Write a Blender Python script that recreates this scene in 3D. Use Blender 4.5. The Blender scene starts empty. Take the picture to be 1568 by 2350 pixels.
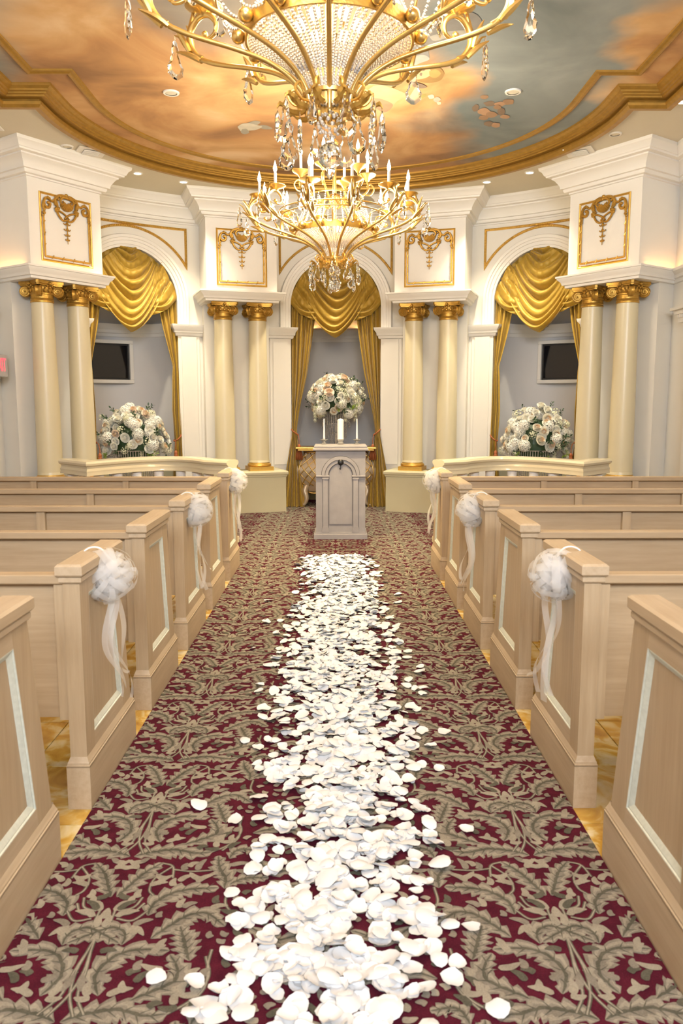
import bpy, bmesh, math, random
import numpy as np
from mathutils import Vector, Matrix, Quaternion
from mathutils.geometry import tessellate_polygon
PI = math.pi
sin, cos = math.sin, math.cos
S = bpy.context.scene
COL = S.collection

# ------------------------------------------------------------------ camera, world, light, exposure
FPX, CAMX, EYE = 1828.0, 0.0175, 1.48           # focal length in pixels of the 1568x2350 frame, camera x, eye height
PITCH = math.atan((1175 - 928) / FPX)
YAW = math.atan((784 - 774) / FPX * cos(PITCH))
cd = bpy.data.cameras.new('camera')
cd.sensor_fit = 'VERTICAL'; cd.sensor_height = 36.0; cd.lens = FPX / 2350 * 36.0
cd.dof.use_dof = True; cd.dof.focus_distance = 7.5; cd.dof.aperture_fstop = 5.6
cd.clip_start = 0.05; cd.clip_end = 100
cam = bpy.data.objects.new('camera', cd); COL.objects.link(cam)
cam.location = (CAMX, 0, EYE); cam.rotation_euler = (PI / 2 - PITCH, 0, -YAW)
S.camera = cam
w = bpy.data.worlds.new('room_daylight'); S.world = w; w.use_nodes = True
w.node_tree.nodes['Background'].inputs[0].default_value = (0.96, 0.97, 1.0, 1)
w.node_tree.nodes['Background'].inputs[1].default_value = 0.75
S.view_settings.view_transform = 'Standard'; S.view_settings.look = 'None'
S.view_settings.gamma = 1; S.view_settings.use_curve_mapping = False
S.view_settings.exposure = 0.15
S.cycles.use_denoising = True
S.cycles.max_bounces = 6; S.cycles.diffuse_bounces = 3; S.cycles.glossy_bounces = 3; S.cycles.transmission_bounces = 5; S.cycles.transparent_max_bounces = 24
S.cycles.use_adaptive_sampling = True; S.cycles.adaptive_threshold = 0.12; S.cycles.adaptive_min_samples = 16; S.cycles.caustics_reflective = False; S.cycles.caustics_refractive = False
S.cycles.sample_clamp_indirect = 6.0

def area(name, loc, target, sx, sy, power, color, spread=180):
    l = bpy.data.lights.new(name, 'AREA'); l.shape = 'RECTANGLE'; l.size = sx; l.size_y = sy
    l.energy = power; l.color = color; l.spread = math.radians(spread)
    o = bpy.data.objects.new(name, l); COL.objects.link(o); o.location = loc
    o.rotation_euler = (Vector(target) - Vector(loc)).to_track_quat('-Z', 'Y').to_euler()
    return o
area('flash_bounced_off_the_rear_ceiling', (0.3, -2.6, 3.7), (0, 7.5, 1.4), 3.0, 1.6, 470, (0.86, 0.92, 1.0))

# ------------------------------------------------------------------ helpers
def setp(o, label=None, cat=None, group=None, kind=None):
    if label: o['label'] = label
    if cat: o['category'] = cat
    if group: o['group'] = group
    if kind: o['kind'] = kind
    return o
def empty(name, loc=(0, 0, 0), rz=0.0, parent=None, **kw):
    o = bpy.data.objects.new(name, None); COL.objects.link(o)
    o.empty_display_size = 0.1
    o.location = loc; o.rotation_euler = (0, 0, rz)
    if parent: o.parent = parent
    return setp(o, **kw)
def link_mesh(name, me, parent=None, loc=None, rot=None, scale=None, **kw):
    o = bpy.data.objects.new(name, me); COL.objects.link(o)
    if parent: o.parent = parent
    if loc is not None: o.location = loc
    if rot is not None: o.rotation_euler = rot
    if scale is not None: o.scale = (scale,) * 3 if isinstance(scale, (int, float)) else scale
    return setp(o, **kw)
def copy_tree(o, parent=None):
    c = o.copy(); COL.objects.link(c); c.parent = parent
    for ch in list(o.children): copy_tree(ch, c)
    return c

class MB:
    """collects vertices and faces; build() links them as one mesh object"""
    def __init__(s): s.v = []; s.f = []; s.m = []
    def add(s, vs, fs, mi=0):
        b = len(s.v); s.v += [tuple(p) for p in vs]
        for f in fs: s.f.append(tuple(b + i for i in f)); s.m.append(mi)
        return s
    def box(s, c, d, mi=0, rz=0.0, bev=0.0):
        x, y, z = d[0] / 2, d[1] / 2, d[2] / 2
        cr, sr = cos(rz), sin(rz)
        if bev <= 0:
            P = [(a, b, e) for e in (-z, z) for a, b in ((-x, -y), (x, -y), (x, y), (-x, y))]
            F = [(3, 2, 1, 0), (4, 5, 6, 7), (0, 1, 5, 4), (1, 2, 6, 5), (2, 3, 7, 6), (3, 0, 4, 7)]
        else:
            k = min(bev, x * .9, y * .9, z * .9)
            def ring(ax, ay, e): return [(-ax, -ay + 0, e), (ax, -ay, e), (ax, ay, e), (-ax, ay, e)]
            P = ring(x - k, y - k, -z) + ring(x, y, -z + k) + ring(x, y, z - k) + ring(x - k, y - k, z)
            F = [(3, 2, 1, 0), (12, 13, 14, 15)]
            for r in range(3):
                for i in range(4):
                    j = (i + 1) % 4; F.append((r * 4 + i, r * 4 + j, r * 4 + 4 + j, r * 4 + 4 + i))
        P = [(c[0] + a * cr - b * sr, c[1] + a * sr + b * cr, c[2] + e) for a, b, e in P]
        return s.add(P, F, mi)
    def lathe(s, prof, n=16, c=(0, 0, 0), mi=0, cap=True):
        P = []; F = []
        for r, z in prof:
            for i in range(n):
                a = 2 * PI * i / n; P.append((c[0] + r * cos(a), c[1] + r * sin(a), c[2] + z))
        for k in range(len(prof) - 1):
            for i in range(n):
                j = (i + 1) % n; F.append((k * n + i, k * n + j, (k + 1) * n + j, (k + 1) * n + i))
        if cap:
            F.append(tuple(range(n))[::-1]); F.append(tuple((len(prof) - 1) * n + i for i in range(n)))
        return s.add(P, F, mi)
    def tube(s, pts, rad, n=8, mi=0, closed=False, cap=True):
        pts = [Vector(p) for p in pts]; m = len(pts)
        rads = rad if isinstance(rad, (list, tuple)) else [rad] * m
        T = []
        for i in range(m):
            a = pts[i - 1] if (i > 0 or closed) else pts[i]
            b = pts[(i + 1) % m] if (i < m - 1 or closed) else pts[i]
            t = (b - a); T.append(t.normalized() if t.length > 1e-9 else Vector((0, 0, 1)))
        up = Vector((0, 0, 1)) if abs(T[0].z) < .9 else Vector((1, 0, 0))
        nrm = (up - T[0] * up.dot(T[0])).normalized()
        P = []; F = []
        for i in range(m):
            nrm = (nrm - T[i] * nrm.dot(T[i]))
            nrm = nrm.normalized() if nrm.length > 1e-6 else T[i].orthogonal().normalized()
            bn = T[i].cross(nrm)
            for k in range(n):
                a = 2 * PI * k / n; P.append(pts[i] + (nrm * cos(a) + bn * sin(a)) * rads[i])
        rr = m if closed else m - 1
        for i in range(rr):
            i2 = (i + 1) % m
            for k in range(n):
                k2 = (k + 1) % n; F.append((i * n + k, i * n + k2, i2 * n + k2, i2 * n + k))
        if cap and not closed:
            F.append(tuple(range(n))[::-1]); F.append(tuple((m - 1) * n + k for k in range(n)))
        return s.add(P, F, mi)
    def sphere(s, c, r, n=10, m=6, mi=0, sq=(1, 1, 1)):
        P = [(c[0], c[1], c[2] - r * sq[2])]; F = []
        for k in range(1, m):
            a = -PI / 2 + PI * k / m
            for i in range(n):
                b = 2 * PI * i / n
                P.append((c[0] + r * sq[0] * cos(a) * cos(b), c[1] + r * sq[1] * cos(a) * sin(b), c[2] + r * sq[2] * sin(a)))
        P.append((c[0], c[1], c[2] + r * sq[2])); t = len(P) - 1
        for i in range(n):
            j = (i + 1) % n
            F.append((0, 1 + j, 1 + i)); F.append((t, 1 + (m - 2) * n + i, 1 + (m - 2) * n + j))
            for k in range(m - 2): F.append((1 + k * n + i, 1 + k * n + j, 1 + (k + 1) * n + j, 1 + (k + 1) * n + i))
        return s.add(P, F, mi)
    def prism(s, poly, mp, d0, d1, mi=0):
        """poly of 2-d points, mp(a, b, d) -> 3-d point; a slab between d0 and d1"""
        n = len(poly)
        P = [mp(a, b, d0) for a, b in poly] + [mp(a, b, d1) for a, b in poly]
        tri = tessellate_polygon([[Vector((a, b, 0)) for a, b in poly]])
        F = [tuple(t) for t in tri] + [tuple(n + i for i in t)[::-1] for t in tri]
        F += [(i, (i + 1) % n, n + (i + 1) % n, n + i) for i in range(n)]
        return s.add(P, F, mi)
    def grid(s, rows, mi=0, closed_u=False):
        b = len(rows[0]); P = [p for r in rows for p in r]; F = []
        for i in range(len(rows) - 1):
            for k in range(b if closed_u else b - 1):
                k2 = (k + 1) % b; F.append((i * b + k, i * b + k2, (i + 1) * b + k2, (i + 1) * b + k))
        return s.add(P, F, mi)
    def mesh(s, name, mats, smooth=False):
        me = bpy.data.meshes.new(name); me.from_pydata(s.v, [], s.f)
        for m in (mats if isinstance(mats, (list, tuple)) else [mats]): me.materials.append(m)
        if any(s.m): me.polygons.foreach_set('material_index', s.m)
        bm = bmesh.new(); bm.from_mesh(me); bmesh.ops.recalc_face_normals(bm, faces=bm.faces); bm.to_mesh(me); bm.free()
        if smooth is True: me.polygons.foreach_set('use_smooth', [True] * len(me.polygons))
        elif smooth:
            me.polygons.foreach_set('use_smooth', [True] * len(me.polygons))
            try: me.set_sharp_from_angle(angle=math.radians(smooth))
            except Exception: pass
        me.update(); return me
    def build(s, name, mats, parent=None, smooth=False, loc=None, rot=None, **kw):
        return link_mesh(name, s.mesh(name, mats, smooth), parent, loc, rot, **kw)

def spline(pts, n):
    """Catmull-Rom through pts, n points per span"""
    P = [np.array(p, float) for p in pts]; P = [2 * P[0] - P[1]] + P + [2 * P[-1] - P[-2]]
    out = []
    for i in range(1, len(P) - 2):
        for k in range(n):
            t = k / n; a, b, c, d = P[i - 1:i + 3]
            out.append(.5 * ((2 * b) + (-a + c) * t + (2 * a - 5 * b + 4 * c - d) * t * t + (-a + 3 * b - 3 * c + d) * t ** 3))
    out.append(P[-2]); return out
def offset(pts, d, closed=False):
    """offset a 2-d polyline to its left by d, with mitres"""
    n = len(pts); out = []
    for i in range(n):
        p = np.array(pts[i], float)
        a = np.array(pts[i - 1]) if (i > 0 or closed) else None
        b = np.array(pts[(i + 1) % n]) if (i < n - 1 or closed) else None
        ns = []
        for q0, q1 in ((a, p), (p, b)):
            if q0 is None or q1 is None: continue
            t = q1 - q0; L = np.hypot(*t)
            if L > 1e-9: ns.append(np.array([-t[1], t[0]]) / L)
        m = sum(ns); m = m / np.hypot(*m); k = 1 / max(.35, m @ ns[0]); out.append(tuple(p + m * d * k))
    return out
def moulding(mb, path, prof, mp, closed=False, mi=0):
    """prof: (offset to the left of the path, height); mp(x, y, h) -> 3-d point"""
    rows = [[mp(x, y, h) for x, y in offset(path, d, closed)] for d, h in prof]
    mb.grid(rows, mi, closed_u=closed)
def strip_moulding(mb, path, prof, mp, closed=False, mi=0):
    moulding(mb, path, prof, mp, closed, mi)

# ------------------------------------------------------------------ materials
def mat(name, col, rough=.6, metal=0.0, vary=0.0, vscale=6.0, bump=0.0, bscale=60.0, spec=.5, **kw):
    m = bpy.data.materials.new(name); m.use_nodes = True; nt = m.node_tree; b = nt.nodes['Principled BSDF']
    b.inputs['Base Color'].default_value = (*col, 1); b.inputs['Roughness'].default_value = rough
    b.inputs['Metallic'].default_value = metal; b.inputs['Specular IOR Level'].default_value = spec
    for k, v in kw.items(): b.inputs[k].default_value = v
    tc = nt.nodes.new('ShaderNodeTexCoord')
    if vary:
        nz = nt.nodes.new('ShaderNodeTexNoise'); nz.inputs['Scale'].default_value = vscale; nz.inputs['Detail'].default_value = 4
        nt.links.new(tc.outputs['Object'], nz.inputs['Vector'])
        mx = nt.nodes.new('ShaderNodeMix'); mx.data_type = 'RGBA'
        mx.inputs[6].default_value = (*[c * (1 - vary) for c in col], 1); mx.inputs[7].default_value = (*[min(1, c * (1 + vary)) for c in col], 1)
        nt.links.new(nz.outputs['Fac'], mx.inputs[0]); nt.links.new(mx.outputs[2], b.inputs['Base Color'])
    if bump:
        n2 = nt.nodes.new('ShaderNodeTexNoise'); n2.inputs['Scale'].default_value = bscale; n2.inputs['Detail'].default_value = 3
        nt.links.new(tc.outputs['Object'], n2.inputs['Vector'])
        bp = nt.nodes.new('ShaderNodeBump'); bp.inputs['Strength'].default_value = bump; bp.inputs['Distance'].default_value = .01
        nt.links.new(n2.outputs['Fac'], bp.inputs['Height']); nt.links.new(bp.outputs[0], b.inputs['Normal'])
    return m
def emit(name, col, strength):
    m = bpy.data.materials.new(name); m.use_nodes = True; b = m.node_tree.nodes['Principled BSDF']
    b.inputs['Base Color'].default_value = (*col, 1); b.inputs['Emission Color'].default_value = (*col, 1)
    b.inputs['Emission Strength'].default_value = strength; return m
def wood(name, c0, c1, rough=.45, scale=(3, 60, 60)):
    m = bpy.data.materials.new(name); m.use_nodes = True; nt = m.node_tree; b = nt.nodes['Principled BSDF']
    tc = nt.nodes.new('ShaderNodeTexCoord'); mp = nt.nodes.new('ShaderNodeMapping'); mp.inputs['Scale'].default_value = scale
    nt.links.new(tc.outputs['Object'], mp.inputs[0])
    nz = nt.nodes.new('ShaderNodeTexNoise'); nz.inputs['Scale'].default_value = 1.0; nz.inputs['Detail'].default_value = 6; nz.inputs['Roughness'].default_value = .65
    nt.links.new(mp.outputs[0], nz.inputs['Vector'])
    n2 = nt.nodes.new('ShaderNodeTexNoise'); n2.inputs['Scale'].default_value = 2.2; nt.links.new(tc.outputs['Object'], n2.inputs['Vector'])
    ad = nt.nodes.new('ShaderNodeMath'); ad.operation = 'MULTIPLY_ADD'; ad.inputs[1].default_value = .4
    nt.links.new(n2.outputs['Fac'], ad.inputs[0]); 
    m2 = nt.nodes.new('ShaderNodeMath'); m2.operation = 'MULTIPLY'; m2.inputs[1].default_value = .6; nt.links.new(nz.outputs['Fac'], m2.inputs[0]); nt.links.new(m2.outputs[0], ad.inputs[2])
    r = nt.nodes.new('ShaderNodeValToRGB'); r.color_ramp.elements[0].position = .34; r.color_ramp.elements[1].position = .66
    r.color_ramp.elements[0].color = (*c0, 1); r.color_ramp.elements[1].color = (*c1, 1)
    nt.links.new(ad.outputs[0], r.inputs[0]); nt.links.new(r.outputs[0], b.inputs['Base Color']); b.inputs['Roughness'].default_value = rough
    bp = nt.nodes.new('ShaderNodeBump'); bp.inputs['Strength'].default_value = .08; nt.links.new(nz.outputs['Fac'], bp.inputs['Height']); nt.links.new(bp.outputs[0], b.inputs['Normal'])
    return m
M = {}
M['cream'] = mat('cream_wall_paint', (.84, .80, .72), .55, vary=.02, bump=.03, bscale=200)
M['white'] = mat('white_trim_paint', (.86, .83, .77), .4, vary=.015)
M['grey'] = mat('shaded_niche_grey', (.72, .70, .685), .6, vary=.02)  # greyer than the wall paint: the niche's dimmer light is in this colour
M['soffit'] = mat('beige_ceiling_paint', (.72, .665, .54), .7, vary=.02)
M['gold'] = mat('gold_leaf', (.70, .43, .10), .36, .75, vary=.18, vscale=25, bump=.15, bscale=90)
M['goldd'] = mat('antique_gold', (.50, .29, .055), .38, .7, vary=.3, vscale=30, bump=.2, bscale=70)
M['goldc'] = mat('old_gold_cornice', (.40, .225, .04), .42, .6, vary=.25, vscale=18, bump=.12, bscale=60)
M['goldb'] = mat('polished_brass', (.68, .475, .17), .28, .9, vary=.08, vscale=20)
M['column'] = mat('yellow_cream_column_paint', (.71, .63, .42), .32, vary=.02)
M['plinth'] = mat('straw_plinth_paint', (.58, .53, .345), .4, vary=.03)
M['rail'] = mat('glossy_cream_lacquer', (.68, .60, .42), .18, vary=.02)
M['wood'] = wood('limed_oak_upright', (.385, .275, .16), (.50, .38, .24), scale=(40, 40, 2.5))
M['woodh'] = wood('limed_oak_lengthwise', (.375, .265, .152), (.49, .365, .228), scale=(2.5, 40, 40))
M['woody'] = wood('limed_oak_cap', (.42, .31, .19), (.55, .43, .29), scale=(40, 2.5, 40))
M['silver'] = mat('silvery_green_moulding', (.62, .64, .55), .4, .1, vary=.2, vscale=60)
M['stone'] = mat('whitewashed_grey_wood', (.29, .27, .265), .5, vary=.18, vscale=9, bump=.05, bscale=60)
M['stoned'] = mat('dark_groove_grey', (.16, .145, .14), .6)  # dark grey of the thin lines drawn along the lectern's arches and pilasters
M['black'] = mat('black_plastic', (.012, .012, .013), .4)
M['drape'] = mat('gold_satin', (.42, .26, .028), .42, .15, vary=.18, vscale=38, bump=.12, bscale=110, spec=.35, **{'Sheen Weight': .25})
M['rust'] = mat('rust_silk_cord', (.45, .13, .04), .55, vary=.25, vscale=80)
M['bone'] = mat('wax_white', (.85, .83, .80), .45)
M['greyp'] = mat('grey_plastic', (.55, .54, .55), .5)
M['champ'] = mat('champagne_lacquer', (.58, .47, .33), .3, .35, vary=.12, vscale=8)

def glass(name, rough=0.0, col=(1, 1, 1), tr=1.0):
    return mat(name, col, rough, **{'Transmission Weight': tr, 'IOR': 1.5})
M['crystal'] = mat('cut_crystal', (1, 1, 1), .02, spec=1.0, **{'Transmission Weight': 1.0, 'IOR': 1.32})
M['bead'] = mat('glass_bead', (1, .93, .86), .08, spec=.9, **{'Transmission Weight': .55, 'IOR': 1.6})
M['cglass'] = mat('frosted_pressed_glass', (.95, .93, .86), .12, **{'Transmission Weight': .7, 'IOR': 1.45})
M['bulb'] = emit('lit_bulb', (1.0, .80, .50), 30)
M['lens'] = emit('lit_downlight', (1.0, .9, .72), 14)
M['exit'] = emit('lit_red_letter', (1.0, .06, .08), 2.2)

# ------------------------------------------------------------------ the apse plan
OY = 7.07                       # centre of the apse curve
RW = 4.55                       # radius of the back wall
MOD = math.radians(18.2)        # pier / bay module
ZS, ZP = 4.18, 4.30             # ceiling border, painted ceiling
def bend(a0):
    return lambda s, z, d: ((RW - d) * sin(a0 + s / RW), OY + (RW - d) * cos(a0 + s / RW), z)
def frame(a, r):
    """local frame: u along the wall to the right, v towards the room, z up"""
    ox, oy = r * sin(a), OY + r * cos(a)
    return lambda u, v, z: (ox + u * cos(a) - v * sin(a), oy - u * sin(a) - v * cos(a), z)
OPW, SPR, = .645, 2.86          # arch opening half width, springing height
CAPT, CAPB = 2.555, 2.40        # jamb capitals
BAYS = (-2 * MOD, 0.0, 2 * MOD)

# ---- back wall
wall = empty('wall_back', (0, 0, 0), kind='structure')
mb = MB()
def archtop(s): return SPR + math.sqrt(max(0, OPW ** 2 - s ** 2))
ss = sorted(set([round(x, 4) for b in BAYS for x in np.concatenate([b * RW + OPW * np.cos(np.linspace(0, PI, 25)), ])] +
                [round(x, 4) for x in np.linspace(-68 * PI / 180 * RW, 68 * PI / 180 * RW, 60)]))
bw = bend(0)
def inopen(s):
    for b in BAYS:
        if abs(s - b * RW) < OPW - 1e-4: return b * RW
    return None
for i in range(len(ss) - 1):
    a, b = ss[i], ss[i + 1]; mid = inopen((a + b) / 2)
    za, zb = (archtop(a - mid), archtop(b - mid)) if mid is not None else (0, 0)
    mb.add([bw(a, za, 0), bw(b, zb, 0), bw(b, ZS, 0), bw(a, ZS, 0)], [(0, 1, 2, 3)])
for b in BAYS:                              # the reveal of each opening
    pts = [(-OPW, 0), (-OPW, SPR)] + [(-OPW * cos(t), SPR + OPW * sin(t)) for t in np.linspace(0, PI, 25)[1:-1]] + [(OPW, SPR), (OPW, 0)]
    f = bend(b); mb.grid([[f(s, z, d) for s, z in pts] for d in (0, -.16)])
mb.build('wall_surface', M['cream'], wall)
crown_prof = [(0, -.31), (.015, -.305), (.015, -.29), (.05, -.285), (.06, -.265), (.06, -.25), (.085, -.245), (.09, -.21), (.13, -.15), (.155, -.135), (.155, -.12),
              (.20, -.112), (.205, -.095), (.215, -.09), (.235, -.05), (.26, -.03), (.265, 0)]
mb = MB()
mb.grid([[bw(s, ZS + h, d) for s in np.linspace(-66 * PI / 180 * RW, 66 * PI / 180 * RW, 80)] for d, h in crown_prof])
mb.build('crown_moulding', M['white'], wall, smooth=30)
for b in BAYS:
    f = bend(b)
    arc = lambda r, n=30, z0=SPR: [(-r * cos(t), z0 + r * sin(t)) for t in np.linspace(0, PI, n)]
    mb = MB()
    path = [(-OPW, CAPT)] + arc(OPW) + [(OPW, CAPT)]
    moulding(mb, path, [(0, -.02), (0, .03), (.03, .032), (.035, .045), (.075, .045), (.08, .06), (.11, .06), (.115, .075), (.15, .075), (.16, .05), (.165, 0)], f)
    mb.build('arch_moulding', M['white'], wall, smooth=30)
    for sg in (-1, 1):
        x0 = sg * OPW
        mb = MB()                           # jamb pilaster below the capital
        for q0, q1, d in ((0, .30, .02), (.045, .255, .035)):
            u0, u1 = sorted((x0 + sg * q0, x0 + sg * q1)); uu = np.linspace(u0, u1, 4)
            mb.grid([[f(u, z, d) for u in uu] for z in (.62 if d > .03 else 0, CAPB)])
            for u in (u0, u1): mb.add([f(u, 0, -.01), f(u, CAPB, -.01), f(u, CAPB, d), f(u, 0, d)], [(0, 1, 2, 3)])
        mb.build('jamb_pilaster', M['cream'], wall)
        mb = MB()
        u0, u1 = sorted((x0 - sg * .0, x0 + sg * .34))
        cp = [(.02, CAPB), (.035, CAPB + .01), (.04, CAPB + .04), (.06, CAPB + .05), (.065, CAPB + .085), (.095, CAPB + .125), (.10, CAPT), (-.15, CAPT)]
        pth = [(u0, -.16), (u0, 0), (u1, 0), (u1, -.05)]
        moulding(mb, pth[::-1] if False else pth, [(q, h) for q, h in cp], lambda a, c, h, f=f: f(a, h, c))
        mb.build('jamb_capital', M['white'], wall, smooth=30)
    mb = MB()                               # gilded rope border of the spandrels
    hw = .79; rs = math.hypot(hw, .46); zb0 = SPR + math.sqrt(rs * rs - hw * hw); t0 = math.asin((zb0 - SPR) / rs)
    loop = [(-hw, zb0), (-hw, 3.805), (hw, 3.805), (hw, zb0)] + [(rs * cos(t), SPR + rs * sin(t)) for t in np.linspace(t0, PI - t0, 40)[1:-1]]
    def dens(L, st):
        out = []
        for i in range(len(L)):
            p, q = np.array(L[i]), np.array(L[(i + 1) % len(L)]); n = max(1, int(np.hypot(*(q - p)) / st))
            out += [tuple(p + (q - p) * k / n) for k in range(n)]
        return out
    lp = dens(loop, .02)
    moulding(mb, lp, [(-.016, .0), (-.016, .012), (-.006, .02), (.006, .02), (.016, .012), (.016, 0)], f, closed=True)
    for i, (a, c) in enumerate(lp):         # twisted rope beads
        if i % 1 == 0: mb.sphere(f(a, c, .018), .0125, 5, 4, 0)
    mb.build('gilded_spandrel_border', M['gold'], wall, smooth=35)
    # niche behind the opening
    fl = frame(b, RW)
    ph = np.linspace(-.25, PI + .25, 33)
    pl = [(.74 * cos(t) if 0 <= t <= PI else (.74 if t < 0 else -.74), -.16 - max(0, .74 * sin(t))) for t in ph]
    mb = MB(); mb.grid([[fl(u, v, z) for u, v in pl] for z in (0, 3.62)])
    mb.add([fl(u, v, 3.62) for u, v in pl], [tuple(range(len(pl)))])
    mb.build('niche_wall', M['grey'], wall, smooth=40)
    mb = MB()
    pin = [p for p in pl if p[1] < -.17]
    moulding(mb, pin[::-1], [(0, 2.425), (.015, 2.43), (.02, 2.47), (.04, 2.48), (.045, 2.52), (.085, 2.57), (.09, 2.60), (0, 2.605)], lambda a, c, h, fl=fl: fl(a, c, h))
    mb.build('niche_cornice', M['white'], wall, smooth=30)
    mb = MB()
    moulding(mb, pin[::-1], [(0, .0), (.012, .0), (.012, .60), (.03, .61), (.03, .64), (.02, .65), (0, .66)], lambda a, c, h, fl=fl: fl(a, c, h))
    mb.build('niche_dado', M['plinth'], wall, smooth=30)

# ---- side walls
for sg, nm in ((-1, 'wall_left'), (1, 'wall_right')):
    wl = empty(nm, (0, 0, 0), kind='structure')
    X = sg * 3.82
    mb = MB(); mb.add([(X, -3, 0), (X, 9.6, 0), (X, 9.6, ZS), (X, -3, ZS)], [(0, 1, 2, 3)]); mb.build('wall_surface', M['cream'], wl)
    pth = [(X, -3), (X, 9.5)]
    if sg > 0: pth = [(X, -3), (X, 9.5)]
    mp = lambda a, c, h: (a, c, h)
    mb = MB(); moulding(mb, pth, [(sg * d, ZS + h) for d, h in crown_prof], mp); mb.build('crown_moulding', M['white'], wl, smooth=30)
    mb = MB(); moulding(mb, pth, [(sg * d, h) for d, h in [(0, 2.82), (.02, 2.825), (.025, 2.86), (.05, 2.87), (.06, 2.90), (.11, 2.93), (.12, 2.957), (0, 2.957)]], mp)
    mb.build('wall_ledge', M['white'], wl, smooth=30)
    mb = MB(); y0, y1 = 7.2, 8.72                           # door surround with a dentil cornice
    mb.box((X - sg * .03, 8.55, 1.1), (.06, .22, 2.2)); mb.box((X - sg * .03, 7.35, 1.1), (.06, .22, 2.2)); mb.box((X - sg * .03, 7.95, 2.28), (.06, 1.42, .16))
    mb.build('door_casing', M['white'], wl)
    mb = MB()
    for k, (d, z0, z1) in enumerate(((.09, 2.36, 2.41), (.12, 2.445, 2.49), (.16, 2.49, 2.52))): mb.box((X - sg * d / 2, 8.08, (z0 + z1) / 2), (d, 1.56 + .06 * k, z1 - z0))
    for k in range(32): mb.box((X - sg * .055, 7.33 + k * .048, 2.427), (.11, .028, .036))
    mb.build('dentil_cornice', M['white'], wl)
# ---- ceiling
R_LIP, YC, XL, YST = 2.72, 7.88, 3.06, 7.70
lip = [(XL, -3), (XL, YST), (R_LIP, YST)] + [(R_LIP * cos(t), YC + R_LIP * sin(t)) for t in np.linspace(0.0, PI, 61)] + [(-R_LIP, YST), (-XL, YST), (-XL, -3)]
ceil = empty('ceiling', (0, 0, 0), kind='structure')
poly = [(4.0, -3), (4.0, 12.6), (-4.0, 12.6), (-4.0, -3)] + lip[::-1]
mb = MB(); tri = tessellate_polygon([[Vector((a, b, 0)) for a, b in poly]])
mb.add([(a, b, ZS) for a, b in poly], [tuple(t) for t in tri]); mb.build('ceiling_border', M['soffit'], ceil)
mb = MB()
moulding(mb, lip, [(-.02, ZS), (-.02, ZS - .03), (.035, ZS - .032), (.06, ZS - .01), (.065, ZS + .012), (.045, ZS + .02), (.045, ZS + .036), (.115, ZS + .036), (.12, ZS + .05),
                   (.14, ZS + .053), (.145, ZS + .066), (.165, ZS + .07), (.17, ZS + .084), (.20, ZS + .10), (.205, ZP)], lambda a, c, h: (a, c, h))
mb.build('gilded_cornice', M['goldc'], ceil, smooth=30)
mb = MB()
moulding(mb, lip, [(.42, ZP), (.42, ZP - .014), (.435, ZP - .024), (.455, ZP - .024), (.47, ZP - .014), (.49, ZP - .012), (.495, ZP)], lambda a, c, h: (a, c, h))
mb.build('gilded_fillet', M['goldc'], ceil, smooth=30)

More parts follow.
